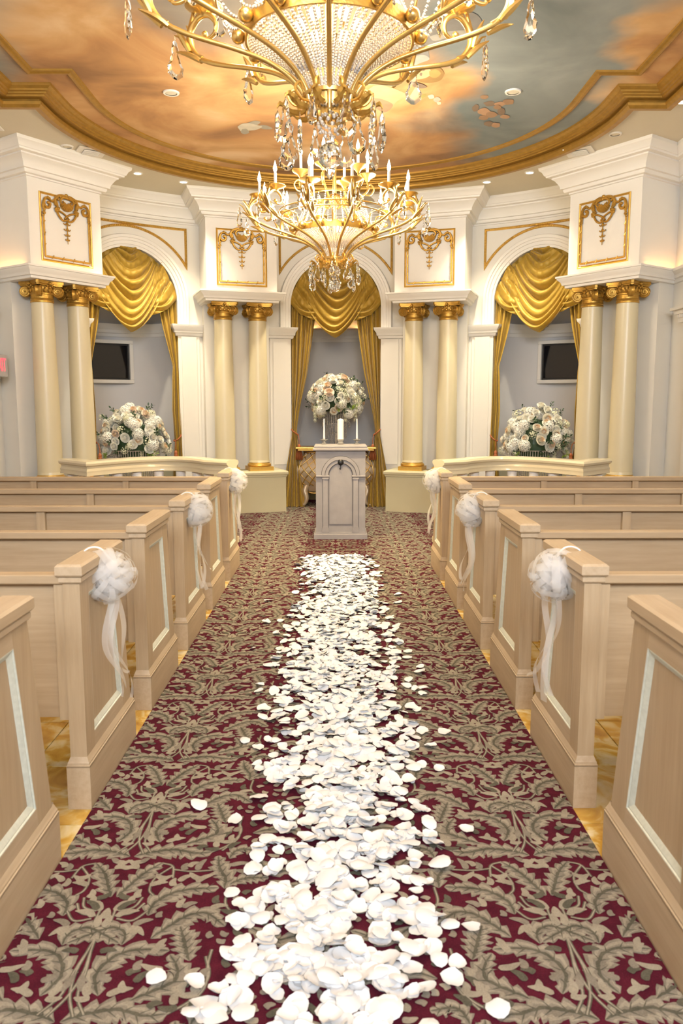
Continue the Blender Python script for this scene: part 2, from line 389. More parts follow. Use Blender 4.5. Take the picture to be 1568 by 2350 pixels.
def mural():
    m = bpy.data.materials.new('painted_sky_mural'); m.use_nodes = True; nt = m.node_tree; N = nt.nodes; L = nt.links
    b = N['Principled BSDF']; b.inputs['Roughness'].default_value = .75
    tc = N.new('ShaderNodeTexCoord')
    nz = N.new('ShaderNodeTexNoise'); nz.inputs['Scale'].default_value = .75; nz.inputs['Detail'].default_value = 5; L.new(tc.outputs['Object'], nz.inputs[0])
    sb = N.new('ShaderNodeVectorMath'); sb.operation = 'SUBTRACT'; sb.inputs[1].default_value = (.5, .5, .5); L.new(nz.outputs['Color'], sb.inputs[0])
    sc = N.new('ShaderNodeVectorMath'); sc.operation = 'SCALE'; sc.inputs['Scale'].default_value = 1.5; L.new(sb.outputs[0], sc.inputs[0])
    ad = N.new('ShaderNodeVectorMath'); ad.operation = 'ADD'; L.new(tc.outputs['Object'], ad.inputs[0]); L.new(sc.outputs[0], ad.inputs[1])
    flat = N.new('ShaderNodeVectorMath'); flat.operation = 'MULTIPLY'; flat.inputs[1].default_value = (1, 1, 0); L.new(ad.outputs[0], flat.inputs[0])
    acc = None
    # areas of painted blue-grey sky (+) and peach cloud (-): x, y, radius, weight
    for x, y, r, wt in ((1.75, 7.0, 1.25, 1.0), (1.95, 8.0, 1.0, 1.0), (1.5, 5.6, 1.3, .9), (2.25, 8.9, .8, .9), (1.75, 9.4, .6, .7), (-3.1, 7.0, .7, .9), (-2.9, 6.0, .6, .5), (-.9, 6.0, .8, .75), (.3, 4.6, 1.5, .6), (1.15, 8.55, .5, .6),
                        (2.75, 6.7, .62, -1.1), (2.55, 7.5, .42, -.8), (.85, 7.75, .62, -.7), (.8, 7.2, .5, -.5), (-.1, 10.2, .7, .35), (3.2, 5.5, .9, .7)):
        ds = N.new('ShaderNodeVectorMath'); ds.operation = 'DISTANCE'; ds.inputs[1].default_value = (x, y, 0); L.new(flat.outputs[0], ds.inputs[0])
        mr = N.new('ShaderNodeMapRange'); mr.interpolation_type = 'SMOOTHSTEP'
        mr.inputs['From Min'].default_value = r * 1.25; mr.inputs['From Max'].default_value = r * .35; mr.inputs['To Min'].default_value = 0; mr.inputs['To Max'].default_value = wt
        L.new(ds.outputs['Value'], mr.inputs[0])
        if acc is None: acc = mr.outputs[0]
        else:
            a2 = N.new('ShaderNodeMath'); a2.operation = 'ADD'; L.new(acc, a2.inputs[0]); L.new(mr.outputs[0], a2.inputs[1]); acc = a2.outputs[0]
    cl = N.new('ShaderNodeClamp'); L.new(acc, cl.inputs[0])
    n2 = N.new('ShaderNodeTexNoise'); n2.inputs['Scale'].default_value = 1.1; n2.inputs['Detail'].default_value = 7; n2.inputs['Distortion'].default_value = .6; L.new(tc.outputs['Object'], n2.inputs[0])
    rp = N.new('ShaderNodeValToRGB'); e = rp.color_ramp.elements; e[0].position = .30; e[0].color = (.33, .175, .08, 1); e[1].position = .68; e[1].color = (.84, .60, .36, 1)
    k = e.new(.45); k.color = (.57, .31, .13, 1); k = e.new(.57); k.color = (.72, .45, .21, 1)
    L.new(n2.outputs['Fac'], rp.inputs[0])
    r2 = N.new('ShaderNodeValToRGB'); e = r2.color_ramp.elements; e[0].position = .3; e[0].color = (.17, .20, .205, 1); e[1].position = .7; e[1].color = (.34, .375, .375, 1)
    L.new(n2.outputs['Fac'], r2.inputs[0])
    mx = N.new('ShaderNodeMix'); mx.data_type = 'RGBA'; L.new(cl.outputs[0], mx.inputs[0]); L.new(rp.outputs[0], mx.inputs[6]); L.new(r2.outputs[0], mx.inputs[7])
    L.new(mx.outputs[2], b.inputs['Base Color']); return m
M['mural'] = mural()
inner = offset(lip, .15)
mb = MB(); tri = tessellate_polygon([[Vector((a, b, 0)) for a, b in inner]])
mb.add([(a, b, ZP) for a, b in inner], [tuple(t) for t in tri]); mb.build('painted_sky', M['mural'], ceil)

# ---- floor
def marble():
    m = bpy.data.materials.new('yellow_marble'); m.use_nodes = True; nt = m.node_tree; b = nt.nodes['Principled BSDF']
    tc = nt.nodes.new('ShaderNodeTexCoord'); oi = nt.nodes.new('ShaderNodeObjectInfo')
    av = nt.nodes.new('ShaderNodeVectorMath'); av.operation = 'MULTIPLY_ADD'; av.inputs[1].default_value = (1, 1, 1)
    cm = nt.nodes.new('ShaderNodeCombineXYZ'); ml = nt.nodes.new('ShaderNodeMath'); ml.operation = 'MULTIPLY'; ml.inputs[1].default_value = 40
    nt.links.new(oi.outputs['Random'], ml.inputs[0]); nt.links.new(ml.outputs[0], cm.inputs[0]); nt.links.new(ml.outputs[0], cm.inputs[1])
    nt.links.new(tc.outputs['Object'], av.inputs[0]); nt.links.new(cm.outputs[0], av.inputs[2])
    nz = nt.nodes.new('ShaderNodeTexNoise'); nz.inputs['Scale'].default_value = 5; nz.inputs['Detail'].default_value = 8; nz.inputs['Distortion'].default_value = 1.6
    nt.links.new(av.outputs[0], nz.inputs[0])
    r = nt.nodes.new('ShaderNodeValToRGB'); e = r.color_ramp.elements
    e[0].position = .3; e[0].color = (.42, .22, .035, 1); e[1].position = .75; e[1].color = (.78, .70, .52, 1)
    k = e.new(.46); k.color = (.60, .37, .07, 1); k = e.new(.55); k.color = (.70, .56, .27, 1)
    nt.links.new(nz.outputs['Fac'], r.inputs[0]); nt.links.new(r.outputs[0], b.inputs['Base Color']); b.inputs['Roughness'].default_value = .13
    return m
M['marble'] = marble()
M['grout'] = mat('dark_grout', (.30, .22, .10), .8)
fl_ = empty('floor', (0, 0, 0), kind='structure')
mb = MB(); mb.box((0, 4.8, -.05), (8.4, 15.6, .1)); mb.build('screed', M['grout'], fl_)
TS = .46
tile = MB().box((0, 0, .003), (TS - .004, TS - .004, .006), bev=.0015).mesh('floor_tile', M['marble'])
for sg in (-1, 1):
    for i in range(6):
        for j in range(15):
            link_mesh('tile', tile, fl_, (sg * (.78 + TS * (i + .5)), .35 + TS * (j + .5), 0))

# ------------------------------------------------------------------ piers with gilded panels
def cartouche(mb, f):
    def T(pts, r0, r1=None, n=5, d=.016):
        r1 = r0 if r1 is None else r1; r0, r1 = r0 * 1.3, r1 * 1.3; P = spline(pts, n); m = len(P)
        mb.tube([f(p[0], p[1], d) for p in P], [r0 + (r1 - r0) * i / (m - 1) for i in range(m)], 6)
    for g in (-1, 1):
        T([(g * .0, .71), (g * .06, .715), (g * .12, .69), (g * .15, .64), (g * .135, .60)], .016, .011)
        T([(g * .135, .65), (g * .12, .60), (g * .125, .55), (g * .095, .49), (g * .045, .455), (0, .47)], .013, .008)
        T([(g * .01, .70), (g * .06, .69), (g * .085, .655), (g * .065, .625), (g * .04, .64), (g * .055, .66)], .013, .007, d=.03)
        T([(g * .11, .555), (g * .05, .535), (0, .505), (-g * .03, .475)], .008)
        T([(g * .14, .655), (g * .185, .635), (g * .225, .655), (g * .265, .65), (g * .285, .605), (g * .265, .565), (g * .225, .565), (g * .21, .60), (g * .235, .615)], .010, .014)
        T([(g * .282, .62), (g * .297, .57), (g * .287, .52), (g * .292, .47)], .014, .008)
        for a, b, r in ((.125, .57, .016), (.135, .545, .014), (.11, .55, .013), (.12, .595, .012), (.145, .565, .011), (.10, .575, .011), (.215, .655, .012), (.235, .665, .012), (.255, .655, .011),
                        (.30, .55, .010), (.28, .54, .010), (.30, .50, .010), (.28, .495, .009), (.30, .47, .012), (.235, .612, .012), (.08, .70, .012), (.11, .67, .012), (.13, .63, .011), (.08, .475, .010)):
            mb.sphere(f(g * a, b, .02), r * 1.35, 6, 4)
    for k in range(9):                                   # the shell
        a = PI * (1.12 + .76 * k / 8)
        T([(0.02 * cos(a), .655 + .02 * sin(a)), (.05 * cos(a), .64 + .05 * sin(a)), (.082 * cos(a), .635 + .078 * sin(a))], .006, .014, 4, .022)
    mb.sphere(f(0, .725, .02), .022, 8, 6); mb.sphere(f(0, .70, .03), .018, 8, 6)
    T([(0, .46), (0, .34), (0, .21)], .006, .003)
    for z, r in ((.43, .03), (.37, .027), (.312, .023), (.262, .017)):
        mb.sphere(f(0, z, .014), r * .55, 6, 5)
        for g in (-1, 1):
            T([(0, z + .01), (g * r * .7, z - .012), (g * r * 1.35, z - .008)], .006, .004)
            mb.sphere(f(g * r * 1.4, z - .003, .014), .007, 5, 4)

PW, PB = .94, 1.0
LEDGE = [(0, 2.82), (.02, 2.825), (.022, 2.85), (.045, 2.856), (.05, 2.875), (.055, 2.89), (.085, 2.92), (.09, 2.935), (.10, 2.938), (.10, 2.957), (0, 2.957)]
def make_pier():
    r = empty('pier')
    idm = lambda a, c, h: (a, c, h)
    pth = [(PW / 2, PB), (PW / 2, .10), (-PW / 2, .10), (-PW / 2, PB)]
    mb = MB(); mb.box((0, (.10 + PB) / 2, (2.95 + ZS) / 2), (PW, PB - .10, ZS - 2.95)); mb.build('upper_block', M['white'], r)
    mb = MB(); moulding(mb, pth, [(d, ZS + h) for d, h in crown_prof], idm); mb.build('crown_moulding', M['white'], r, smooth=30)
    mb = MB(); moulding(mb, pth, LEDGE, idm); mb.add([(a, c, 2.82) for a, c in pth], [(0, 1, 2, 3)]); mb.build('ledge', M['white'], r, smooth=30)
    mb = MB(); mb.box((0, .52 + .24, 1.41), (PW - .04, .48, 2.82)); mb.build('backing_wall', M['cream'], r)
    pp = [(PW / 2 + .08, PB), (PW / 2 + .08, .02), (-PW / 2 - .08, .02), (-PW / 2 - .08, PB)]
    mb = MB(); mb.box((0, .51, .255), (PW + .16, .98, .51)); mb.build('pedestal', M['plinth'], r)
    mb = MB(); moulding(mb, pp, [(0, .495), (.012, .50), (.014, .52), (.028, .53), (.03, .56), (.022, .575), (0, .578)], idm); mb.add([(a, c, .577) for a, c in pp], [(0, 1, 2, 3)]); mb.build('pedestal_cap', M['plinth'], r, smooth=30)
    f = lambda u, z, d: (u, .10 - d, 3.03 + z)
    fr = [(-.33, 0), (.33, 0), (.33, .71), (-.33, .71)]
    mb = MB(); moulding(mb, fr, [(-.006, 0), (-.006, .008), (.004, .014), (.012, .008), (.018, .008), (.018, 0)], f, closed=True); mb.build('panel_border', M['gold'], r, smooth=30)
    mb = MB()
    P = [f(a, b, .010) for a, b in ((-.292, .48), (-.292, .045), (.292, .045), (.292, .48))]
    for i in range(3): mb.tube([P[i], P[i + 1]], .011, 6)
    for a, b in [(-.292, .40), (-.292, .28), (-.292, .16), (.292, .40), (.292, .28), (.292, .16), (-.2, .045), (-.07, .045), (.07, .045), (.2, .045)]:
        mb.tube([f(a - .010, b - .018, .018), f(a + .010, b + .018, .018)], .006, 5)
    mb.build('reeded_border', M['gold'], r, smooth=40)
    mb = MB(); cartouche(mb, f); mb.build('cartouche', M['goldd'], r, smooth=50)
    return r
pier0 = make_pier()
PIERS = []
for i, (k, rr, lb) in enumerate(((-3, 3.56, 'cream pier with gilded cartouche nearest the exit sign, far left'), (-1, 3.85, 'cream pier with gilded cartouche left of the centre arch'),
                                 (1, 3.85, 'cream pier with gilded cartouche right of the centre arch'), (3, 3.56, 'cream pier with gilded cartouche at the far right'))):
    o = pier0 if i == 0 else copy_tree(pier0)
    a = k * MOD; o.location = (rr * sin(a), OY + rr * cos(a), 0); o.rotation_euler = (0, 0, -a)
    setp(o, lb, 'pier', 'piers of the apse'); PIERS.append((o, a, rr))

# ------------------------------------------------------------------ columns
def volute_mesh():
    mb = MB(); mb.lathe([(.0, -.026), (.050, -.026), (.056, -.030), (.061, -.024), (.054, -.008), (.052, .0), (.054, .008), (.061, .024), (.056, .030), (.050, .026), (.0, .026)], 20, cap=False)
    for g in (-1, 1):
        pts = []
        for k in range(44):
            t = k / 43; a = t * 2.5 * 2 * PI * g; q = .050 * (1 - t) + .006
            pts.append((q * cos(a), q * sin(a), g * .028))
        mb.tube(pts, [.0062 * (1 - .4 * k / 43) for k in range(44)], 5)
        mb.sphere((0, 0, g * .029), .011, 6, 5)
    return mb.mesh('volute', M['goldd'], 40)
VOL = volute_mesh()
def make_column():
    r = empty('column')
    mb = MB(); mb.box((0, 0, .0275), (.33, .33, .055)); mb.lathe([(.155, .055), (.165, .07), (.16, .09), (.145, .098), (.14, .115)], 28); mb.build('base', M['gold'], r, smooth=40)
    mb = MB(); H0, H1 = .11, 2.02
    mb.lathe([(.146, H0), (.140, H0 + .03)] + [(.139 - .022 * t ** 1.6, H0 + .03 + (H1 - H0 - .03) * t) for t in np.linspace(0, 1, 10)], 36); mb.build('shaft', M['column'], r, smooth=40)
    mb = MB()
    mb.lathe([(.119, 2.015), (.126, 2.02), (.126, 2.032), (.121, 2.036), (.122, 2.045), (.127, 2.05), (.124, 2.058), (.120, 2.062), (.121, 2.10), (.128, 2.106), (.128, 2.116), (.122, 2.12), (.135, 2.15), (.14, 2.18), (.13, 2.20)], 28)
    for k in range(16):
        a = 2 * PI * k / 16; mb.sphere((.135 * cos(a), .135 * sin(a), 2.145), .016, 6, 5, sq=(1, 1, 1.4))
    ab = []
    for k in range(4):                                      # abacus with hollow sides and clipped corners
        a = PI / 2 * k
        for u, v in ((-.178, -.158), (-.158, -.178), (-.09, -.155), (0, -.148), (.09, -.155), (.158, -.178)): ab.append((u * cos(a) - v * sin(a), u * sin(a) + v * cos(a)))
    for z0, z1, q in ((2.195, 2.212, .94), (2.212, 2.243, 1.0)): mb.prism([(x * q, y * q) for x, y in ab], lambda a, b, d: (a, b, d), z0, z1)
    for k in range(4):
        a = PI / 2 * k
        for u, v, z, q in ((0, -.158, 2.215, .02), (-.03, -.15, 2.19, .014), (.03, -.15, 2.19, .014), (0, -.15, 2.175, .016), (-.055, -.145, 2.175, .012), (.055, -.145, 2.175, .012)):
            mb.sphere((u * cos(a) - v * sin(a), u * sin(a) + v * cos(a), z), q, 6, 5)
    cp = mb.build('capital', M['goldd'], r, smooth=40)
    for k in range(4):
        a = PI / 4 + PI / 2 * k
        link_mesh('volute', VOL, cp, (.172 * cos(a), .172 * sin(a), 2.138), (PI / 2, 0, a))
    return r
col0 = make_column(); first = True
CN = {0: ('far left pier', 'outer', 'inner'), 1: ('pier left of the centre arch', 'outer', 'inner'), 2: ('pier right of the centre arch', 'inner', 'outer'), 3: ('far right pier', 'inner', 'outer')}
for i, (po, a, rr) in enumerate(PIERS):
    for g in (-1, 1):
        c = col0 if first else copy_tree(col0); first = False
        u, y = g * .235, .27
        c.location = (rr * sin(a) + u * cos(a) + y * sin(a), OY + rr * cos(a) - u * sin(a) + y * cos(a), .577); c.rotation_euler = (0, 0, -a)
        nm = CN[i]; setp(c, f'cream column with gilded capital, {nm[1] if g < 0 else nm[2]} one of the {nm[0]}', 'column', 'paired columns')

# ------------------------------------------------------------------ carpet
def px(x, y, z=0.0):
    """pixel of the photograph -> point on the level z"""
    F = np.array([sin(YAW) * cos(PITCH), cos(YAW) * cos(PITCH), -sin(PITCH)]); R = np.array([cos(YAW), -sin(YAW), 0]); U = np.cross(R, F)
    d = F + R * (x - 784) / FPX + U * (1175 - y) / FPX
    return np.array([CAMX, 0, EYE]) + d * ((z - EYE) / d[2])
def carpetmat(name, c0, c1, rough=.95):
    m = mat(name, c0, rough, vary=.0, spec=.1); nt = m.node_tree; b = nt.nodes['Principled BSDF']; tc = nt.nodes['Texture Coordinate']
    nz = nt.nodes.new('ShaderNodeTexNoise'); nz.inputs['Scale'].default_value = 260; nz.inputs['Detail'].default_value = 2; nt.links.new(tc.outputs['Object'], nz.inputs[0])
    n2 = nt.nodes.new('ShaderNodeTexNoise'); n2.inputs['Scale'].default_value = 22; nt.links.new(tc.outputs['Object'], n2.inputs[0])
    av = nt.nodes.new('ShaderNodeMath'); av.operation = 'ADD'; nt.links.new(nz.outputs['Fac'], av.inputs[0]); nt.links.new(n2.outputs['Fac'], av.inputs[1])
    mr = nt.nodes.new('ShaderNodeMapRange'); mr.inputs['From Min'].default_value = .72; mr.inputs['From Max'].default_value = 1.28; nt.links.new(av.outputs[0], mr.inputs[0])
    mx = nt.nodes.new('ShaderNodeMix'); mx.data_type = 'RGBA'; mx.inputs[6].default_value = (*c0, 1); mx.inputs[7].default_value = (*c1, 1)
    nt.links.new(mr.outputs[0], mx.inputs[0]); nt.links.new(mx.outputs[2], b.inputs['Base Color'])
    bp = nt.nodes.new('ShaderNodeBump'); bp.inputs['Strength'].default_value = .35; bp.inputs['Distance'].default_value = .003
    nt.links.new(nz.outputs['Fac'], bp.inputs['Height']); nt.links.new(bp.outputs[0], b.inputs['Normal']); return m
M['maroon'] = carpetmat('maroon_pile', (.052, .006, .014), (.095, .011, .023))
M['taupe'] = carpetmat('taupe_leaf_pile', (.165, .142, .11), (.25, .217, .17))
M['olive'] = carpetmat('olive_shadow_pile', (.07, .066, .047), (.12, .11, .08))
M['sand'] = carpetmat('sand_highlight_pile', (.235, .205, .155), (.335, .295, .225))
CT = .012
carpet = empty('carpet', (0, 0, 0), label='maroon carpet with taupe acanthus leaves running up the aisle', cat='carpet')
mb = MB(); mb.box((0, 3.2, CT / 2), (1.764, 8.0, CT)); mb.build('pile_ground', M['maroon'], carpet)
mb = MB(); mb.box((0, 9.75, CT / 2), (7.3, 5.1, CT)); chan = mb.build('chancel_carpet', M['maroon'], fl_)
class Leafs:
    def __init__(s): s.v = []; s.f = []; s.m = []; s.k = 0
    def strip(s, A, B, mi, z):
        b = len(s.v); n = len(A); s.k += 1; z += s.k * 8e-6
        for p, q in zip(A, B): s.v.append((p[0], p[1], z)); s.v.append((q[0], q[1], z))
        for i in range(n - 1): s.f.append((b + 2 * i, b + 2 * i + 1, b + 2 * i + 3, b + 2 * i + 2)); s.m.append(mi)
    def leaf(s, pts, w, lobes=5, mi=0, rib=True, taper=1.0):
        P = spline(pts, 8); L = np.array([np.hypot(*(P[i + 1] - P[i])) for i in range(len(P) - 1)]); cum = np.concatenate([[0], np.cumsum(L)]); tot = cum[-1]
        n = max(8, lobes * 4); ts = np.linspace(0, 1, n + 1); P = np.array(P); Q = np.stack([np.interp(ts * tot, cum, P[:, k]) for k in (0, 1)], 1)
        T = np.gradient(Q, axis=0); T /= np.linalg.norm(T, axis=1)[:, None] + 1e-9; Nn = np.stack([-T[:, 1], T[:, 0]], 1)
        def wid(t, ph):
            base = w * (math.sin(PI * min(1, max(0, t)) ** .75) ** .6 if 0 < t < 1 else 0)
            if lobes: k = (t * lobes + ph) % 1; base *= .48 + .62 * (1 - k) ** .8 if taper > 0 else .48 + .62 * k ** .8
            return base + .002
        wl = np.array([wid(t, 0) for t in ts]); wr = np.array([wid(t, .5) for t in ts])
        sh = T * (wl + wr)[:, None] * -.25 * (1 if taper > 0 else -1)
        s.strip(Q + Nn * wl[:, None] + sh, Q - Nn * wr[:, None] + sh, mi, .0006)
        if rib:
            s.strip(Q + Nn * .72 * wl[:, None] + sh, Q + Nn * .40 * wl[:, None] + sh * .5, 2, .0009); s.strip(Q - Nn * .45 * wr[:, None] + sh * .5, Q - Nn * .74 * wr[:, None] + sh, 2, .0009)
            s.strip(Q + Nn * .22 * wl[:, None], Q - Nn * .06 * wr[:, None], 1, .0012)
            for k in range(1, lobes):                       # side veins
                i = int(k / lobes * n); q = Q[i]
                for g, W in ((1, wl), (-1, wr)):
                    e = q + Nn[i] * g * w * .62 - T[i] * w * .55 * (1 if taper > 0 else -1)
                    d = (e - q); nn = np.array([-d[1], d[0]]); nn = nn / (np.hypot(*nn) + 1e-9) * .0026
                    s.strip([q + nn, e], [q - nn, e], 1, .0012)
    def vine(s, pts, w=.005, mi=1):
        P = np.array(spline(pts, 7)); T = np.gradient(P, axis=0); T /= np.linalg.norm(T, axis=1)[:, None] + 1e-9; Nn = np.stack([-T[:, 1], T[:, 0]], 1)
        s.strip(P + Nn * w, P - Nn * w, mi, .0002); s.strip(P + Nn * w * .35, P - Nn * w * .5, 2, .0004)
AX, PERY, Y0 = -.655, .706, 1.80
def z1(*pts):                                               # corner-crop pixels (scale 2.24, origin 0,1850) -> carpet points relative to the mirror axis
    out = []
    for x, y in pts:
        q = px(x / 2.24, 1850 + y / 2.24); out.append((q[0] - AX, q[1] - Y0))
    return out
T_ = Leafs(); rnd = random.Random(4)
for pts, wd, lb, mi in [
    (z1((690, 278), (780, 258), (900, 245), (1000, 262), (1090, 255)), .040, 5, 0),           # level leaves that meet on the axis
    (z1((505, 1000), (498, 890), (590, 800), (700, 765), (870, 765)), .036, 5, 0),            # big C curl
    (z1((670, 1025), (810, 970), (905, 920), (915, 850), (875, 785)), .036, 4, 0),            # its closing leaf
    (z1((600, 488), (660, 440), (740, 370), (835, 312)), .034, 4, 0),                          # V pair
    (z1((760, 585), (800, 520), (890, 470), (990, 450), (1125, 440)), .036, 5, 0),
    (z1((1155, 445), (1165, 390), (1135, 340), (1125, 275)), .034, 4, 0),
    (z1((775, 705), (860, 650), (960, 590), (1060, 575), (1155, 640)), .034, 5, 0),
    (z1((975, 820), (960, 750), (945, 690), (930, 640)), .036, 4, 0),
    (z1((320, 740), (360, 680), (450, 650), (540, 690), (612, 730)), .030, 4, 0),
    (z1((1180, 290), (1230, 245), (1330, 250)), .026, 3, 0), (z1((1180, 425), (1260, 395), (1380, 390)), .026, 3, 0)]:
    T_.leaf(pts, wd * 1.25, lb + 2, mi, taper=-1)
for pts in [z1((1090, 255), (1180, 215), (1240, 150), (1225, 90)), z1((375, 1110), (360, 1000), (390, 880), (450, 770), (500, 680)), z1((430, 1100), (400, 1000), (440, 880), (470, 760)),
            z1((835, 312), (890, 330), (890, 390)), z1((890, 345), (980, 355), (1090, 350)), z1((600, 600), (680, 610), (760, 560)), z1((590, 585), (680, 570), (745, 520)), z1((610, 560), (690, 540), (735, 490)),
            z1((560, 640), (580, 590), (600, 540)), z1((1180, 440), (1160, 520), (1210, 590)), z1((890, 330), (800, 390), (770, 450), (790, 480)), z1((930, 1080), (1050, 960), (1070, 830), (1090, 760))]:
    T_.vine(pts)
for pts in [z1((600, 590), (650, 565), (720, 560)), z1((590, 560), (640, 520), (700, 515)), z1((640, 690), (700, 650), (740, 690)), z1((530, 600), (545, 570), (560, 545)), z1((500, 640), (510, 600), (540, 575))]:
    T_.leaf(pts, .010, 0, 2, False)
for x, y in [(1000, 320), (960, 330), (1040, 320), (960, 390), (1010, 380), (1060, 390), (830, 380), (850, 400), (820, 420), (900, 410), (640, 320), (680, 340), (610, 300), (940, 520), (980, 530), (1130, 540), (700, 650), (740, 620),
             (840, 730), (820, 760), (640, 950), (690, 880), (740, 900), (620, 980), (720, 840), (780, 850), (560, 770), (540, 900), (1000, 880), (980, 930), (1060, 880), (910, 1010), (960, 990), (860, 1060), (800, 1050),
             (430, 930), (460, 960), (420, 1010), (640, 480), (690, 500), (720, 470), (660, 530), (1200, 180), (1210, 220), (1150, 180), (1240, 320), (1250, 350), (1120, 500), (1180, 560)]:
    c = np.array(z1((x, y))[0]); a = rnd.uniform(0, PI); L = rnd.uniform(.018, .034); d = np.array([cos(a), sin(a)]) * L
    T_.leaf([tuple(c - d), tuple(c + .006 * np.array([-d[1], d[0]]) / L), tuple(c + d)], .0095, 0, rnd.choice((0, 1, 2, 2)), False)
for (a, b, c_, wd) in [((.40, .62), (.47, .55), (.57, .56), .03), ((.50, .42), (.57, .36), (.64, .42), .03), ((.42, .28), (.50, .22), (.60, .26), .032), ((.38, .07), (.48, .10), (.58, .05), .03), ((.60, .30), (.635, .20), (.61, .10), .026), ((.46, .50), (.54, .47), (.63, .52), .022), ((.56, .66), (.63, .60), (.64, .50), .022)]:
    T_.leaf([a, b, c_], wd, 4, 0, taper=-1)                 # under the petals
# leaflets in the open ground
occ = np.zeros((68, 72), bool)
for f_ in T_.f:
    P = np.array([T_.v[i][:2] for i in f_])
    for u_ in np.linspace(0, 1, 4):
        for v_ in np.linspace(0, 1, 4):
            p = (P[0] * (1 - u_) + P[1] * u_) * (1 - v_) + (P[3] * (1 - u_) + P[2] * u_) * v_
            i_, j_ = int(p[0] / .01), int((p[1] % PERY) / .01)
            if 0 <= i_ < 68: occ[i_, min(71, j_)] = True
for trial in range(2600):
    x, y = rnd.uniform(.01, .65), rnd.uniform(0, PERY - .01); a = rnd.uniform(0, PI); L = rnd.choice((.014, .02, .028)); d = np.array([cos(a), sin(a)]) * L; nn = np.array([-sin(a), cos(a)]) * .008
    cells = [(int(q_[0] / .01), int((q_[1] % PERY) / .01)) for q_ in (np.array([x, y]) + d * t + nn * e for t in (-1.1, -.5, 0, .5, 1.1) for e in (-1, 1))]
    if any(not 0 <= i_ < 66 or occ[i_, min(71, j_)] for i_, j_ in cells): continue
    for i_, j_ in cells: occ[i_, min(71, j_)] = True
    c = np.array([x, y]); T_.leaf([tuple(c - d), tuple(c + nn * .5), tuple(c + d)], .0085, 0, rnd.choice((0, 0, 2, 1)), False)
V = np.array(T_.v); tf = np.array(T_.f); tm = np.array(T_.m); HWX = -AX
def tiles(x0, x1, y0, y1, parent):
    nv = 0; allv, allf, allm = [], [], []
    for j in range(int((y0 - Y0) / PERY) - 2, int((y1 - Y0) / PERY) + 2):
        for k in range(int(x0 / HWX) - 2, int(x1 / HWX) + 3):
            W = V.copy()
            if k % 2 == 0: W[:, 0] = AX + k * HWX + W[:, 0]            # mirror axis on the left
            else: W[:, 0] = AX + (k + 1) * HWX - W[:, 0]
            W[:, 1] += Y0 + j * PERY; W[:, 2] += CT + (4e-6 if k % 2 else 0) + (2e-6 if j % 2 else 0)
            cen = W[tf].mean(1); ok = (cen[:, 0] > x0) & (cen[:, 0] < x1) & (cen[:, 1] > y0) & (cen[:, 1] < y1)
            if not ok.any(): continue
            W[:, 0] = np.clip(W[:, 0], x0, x1); W[:, 1] = np.clip(W[:, 1], y0, y1)
            allv.append(W); allf.append(tf[ok] + nv); allm.append(tm[ok]); nv += len(W)
    me = bpy.data.meshes.new('leaf_pattern'); me.from_pydata(np.concatenate(allv).tolist(), [], np.concatenate(allf).tolist())
    for k in ('taupe', 'olive', 'sand'): me.materials.append(M[k])
    me.polygons.foreach_set('material_index', np.concatenate(allm).astype(np.int32))
    link_mesh('leaf_pattern', me, parent, kind='stuff')
tiles(-.882, .882, .9, 7.2, carpet); tiles(-2.6, 2.6, 7.2, 12.0, chan)

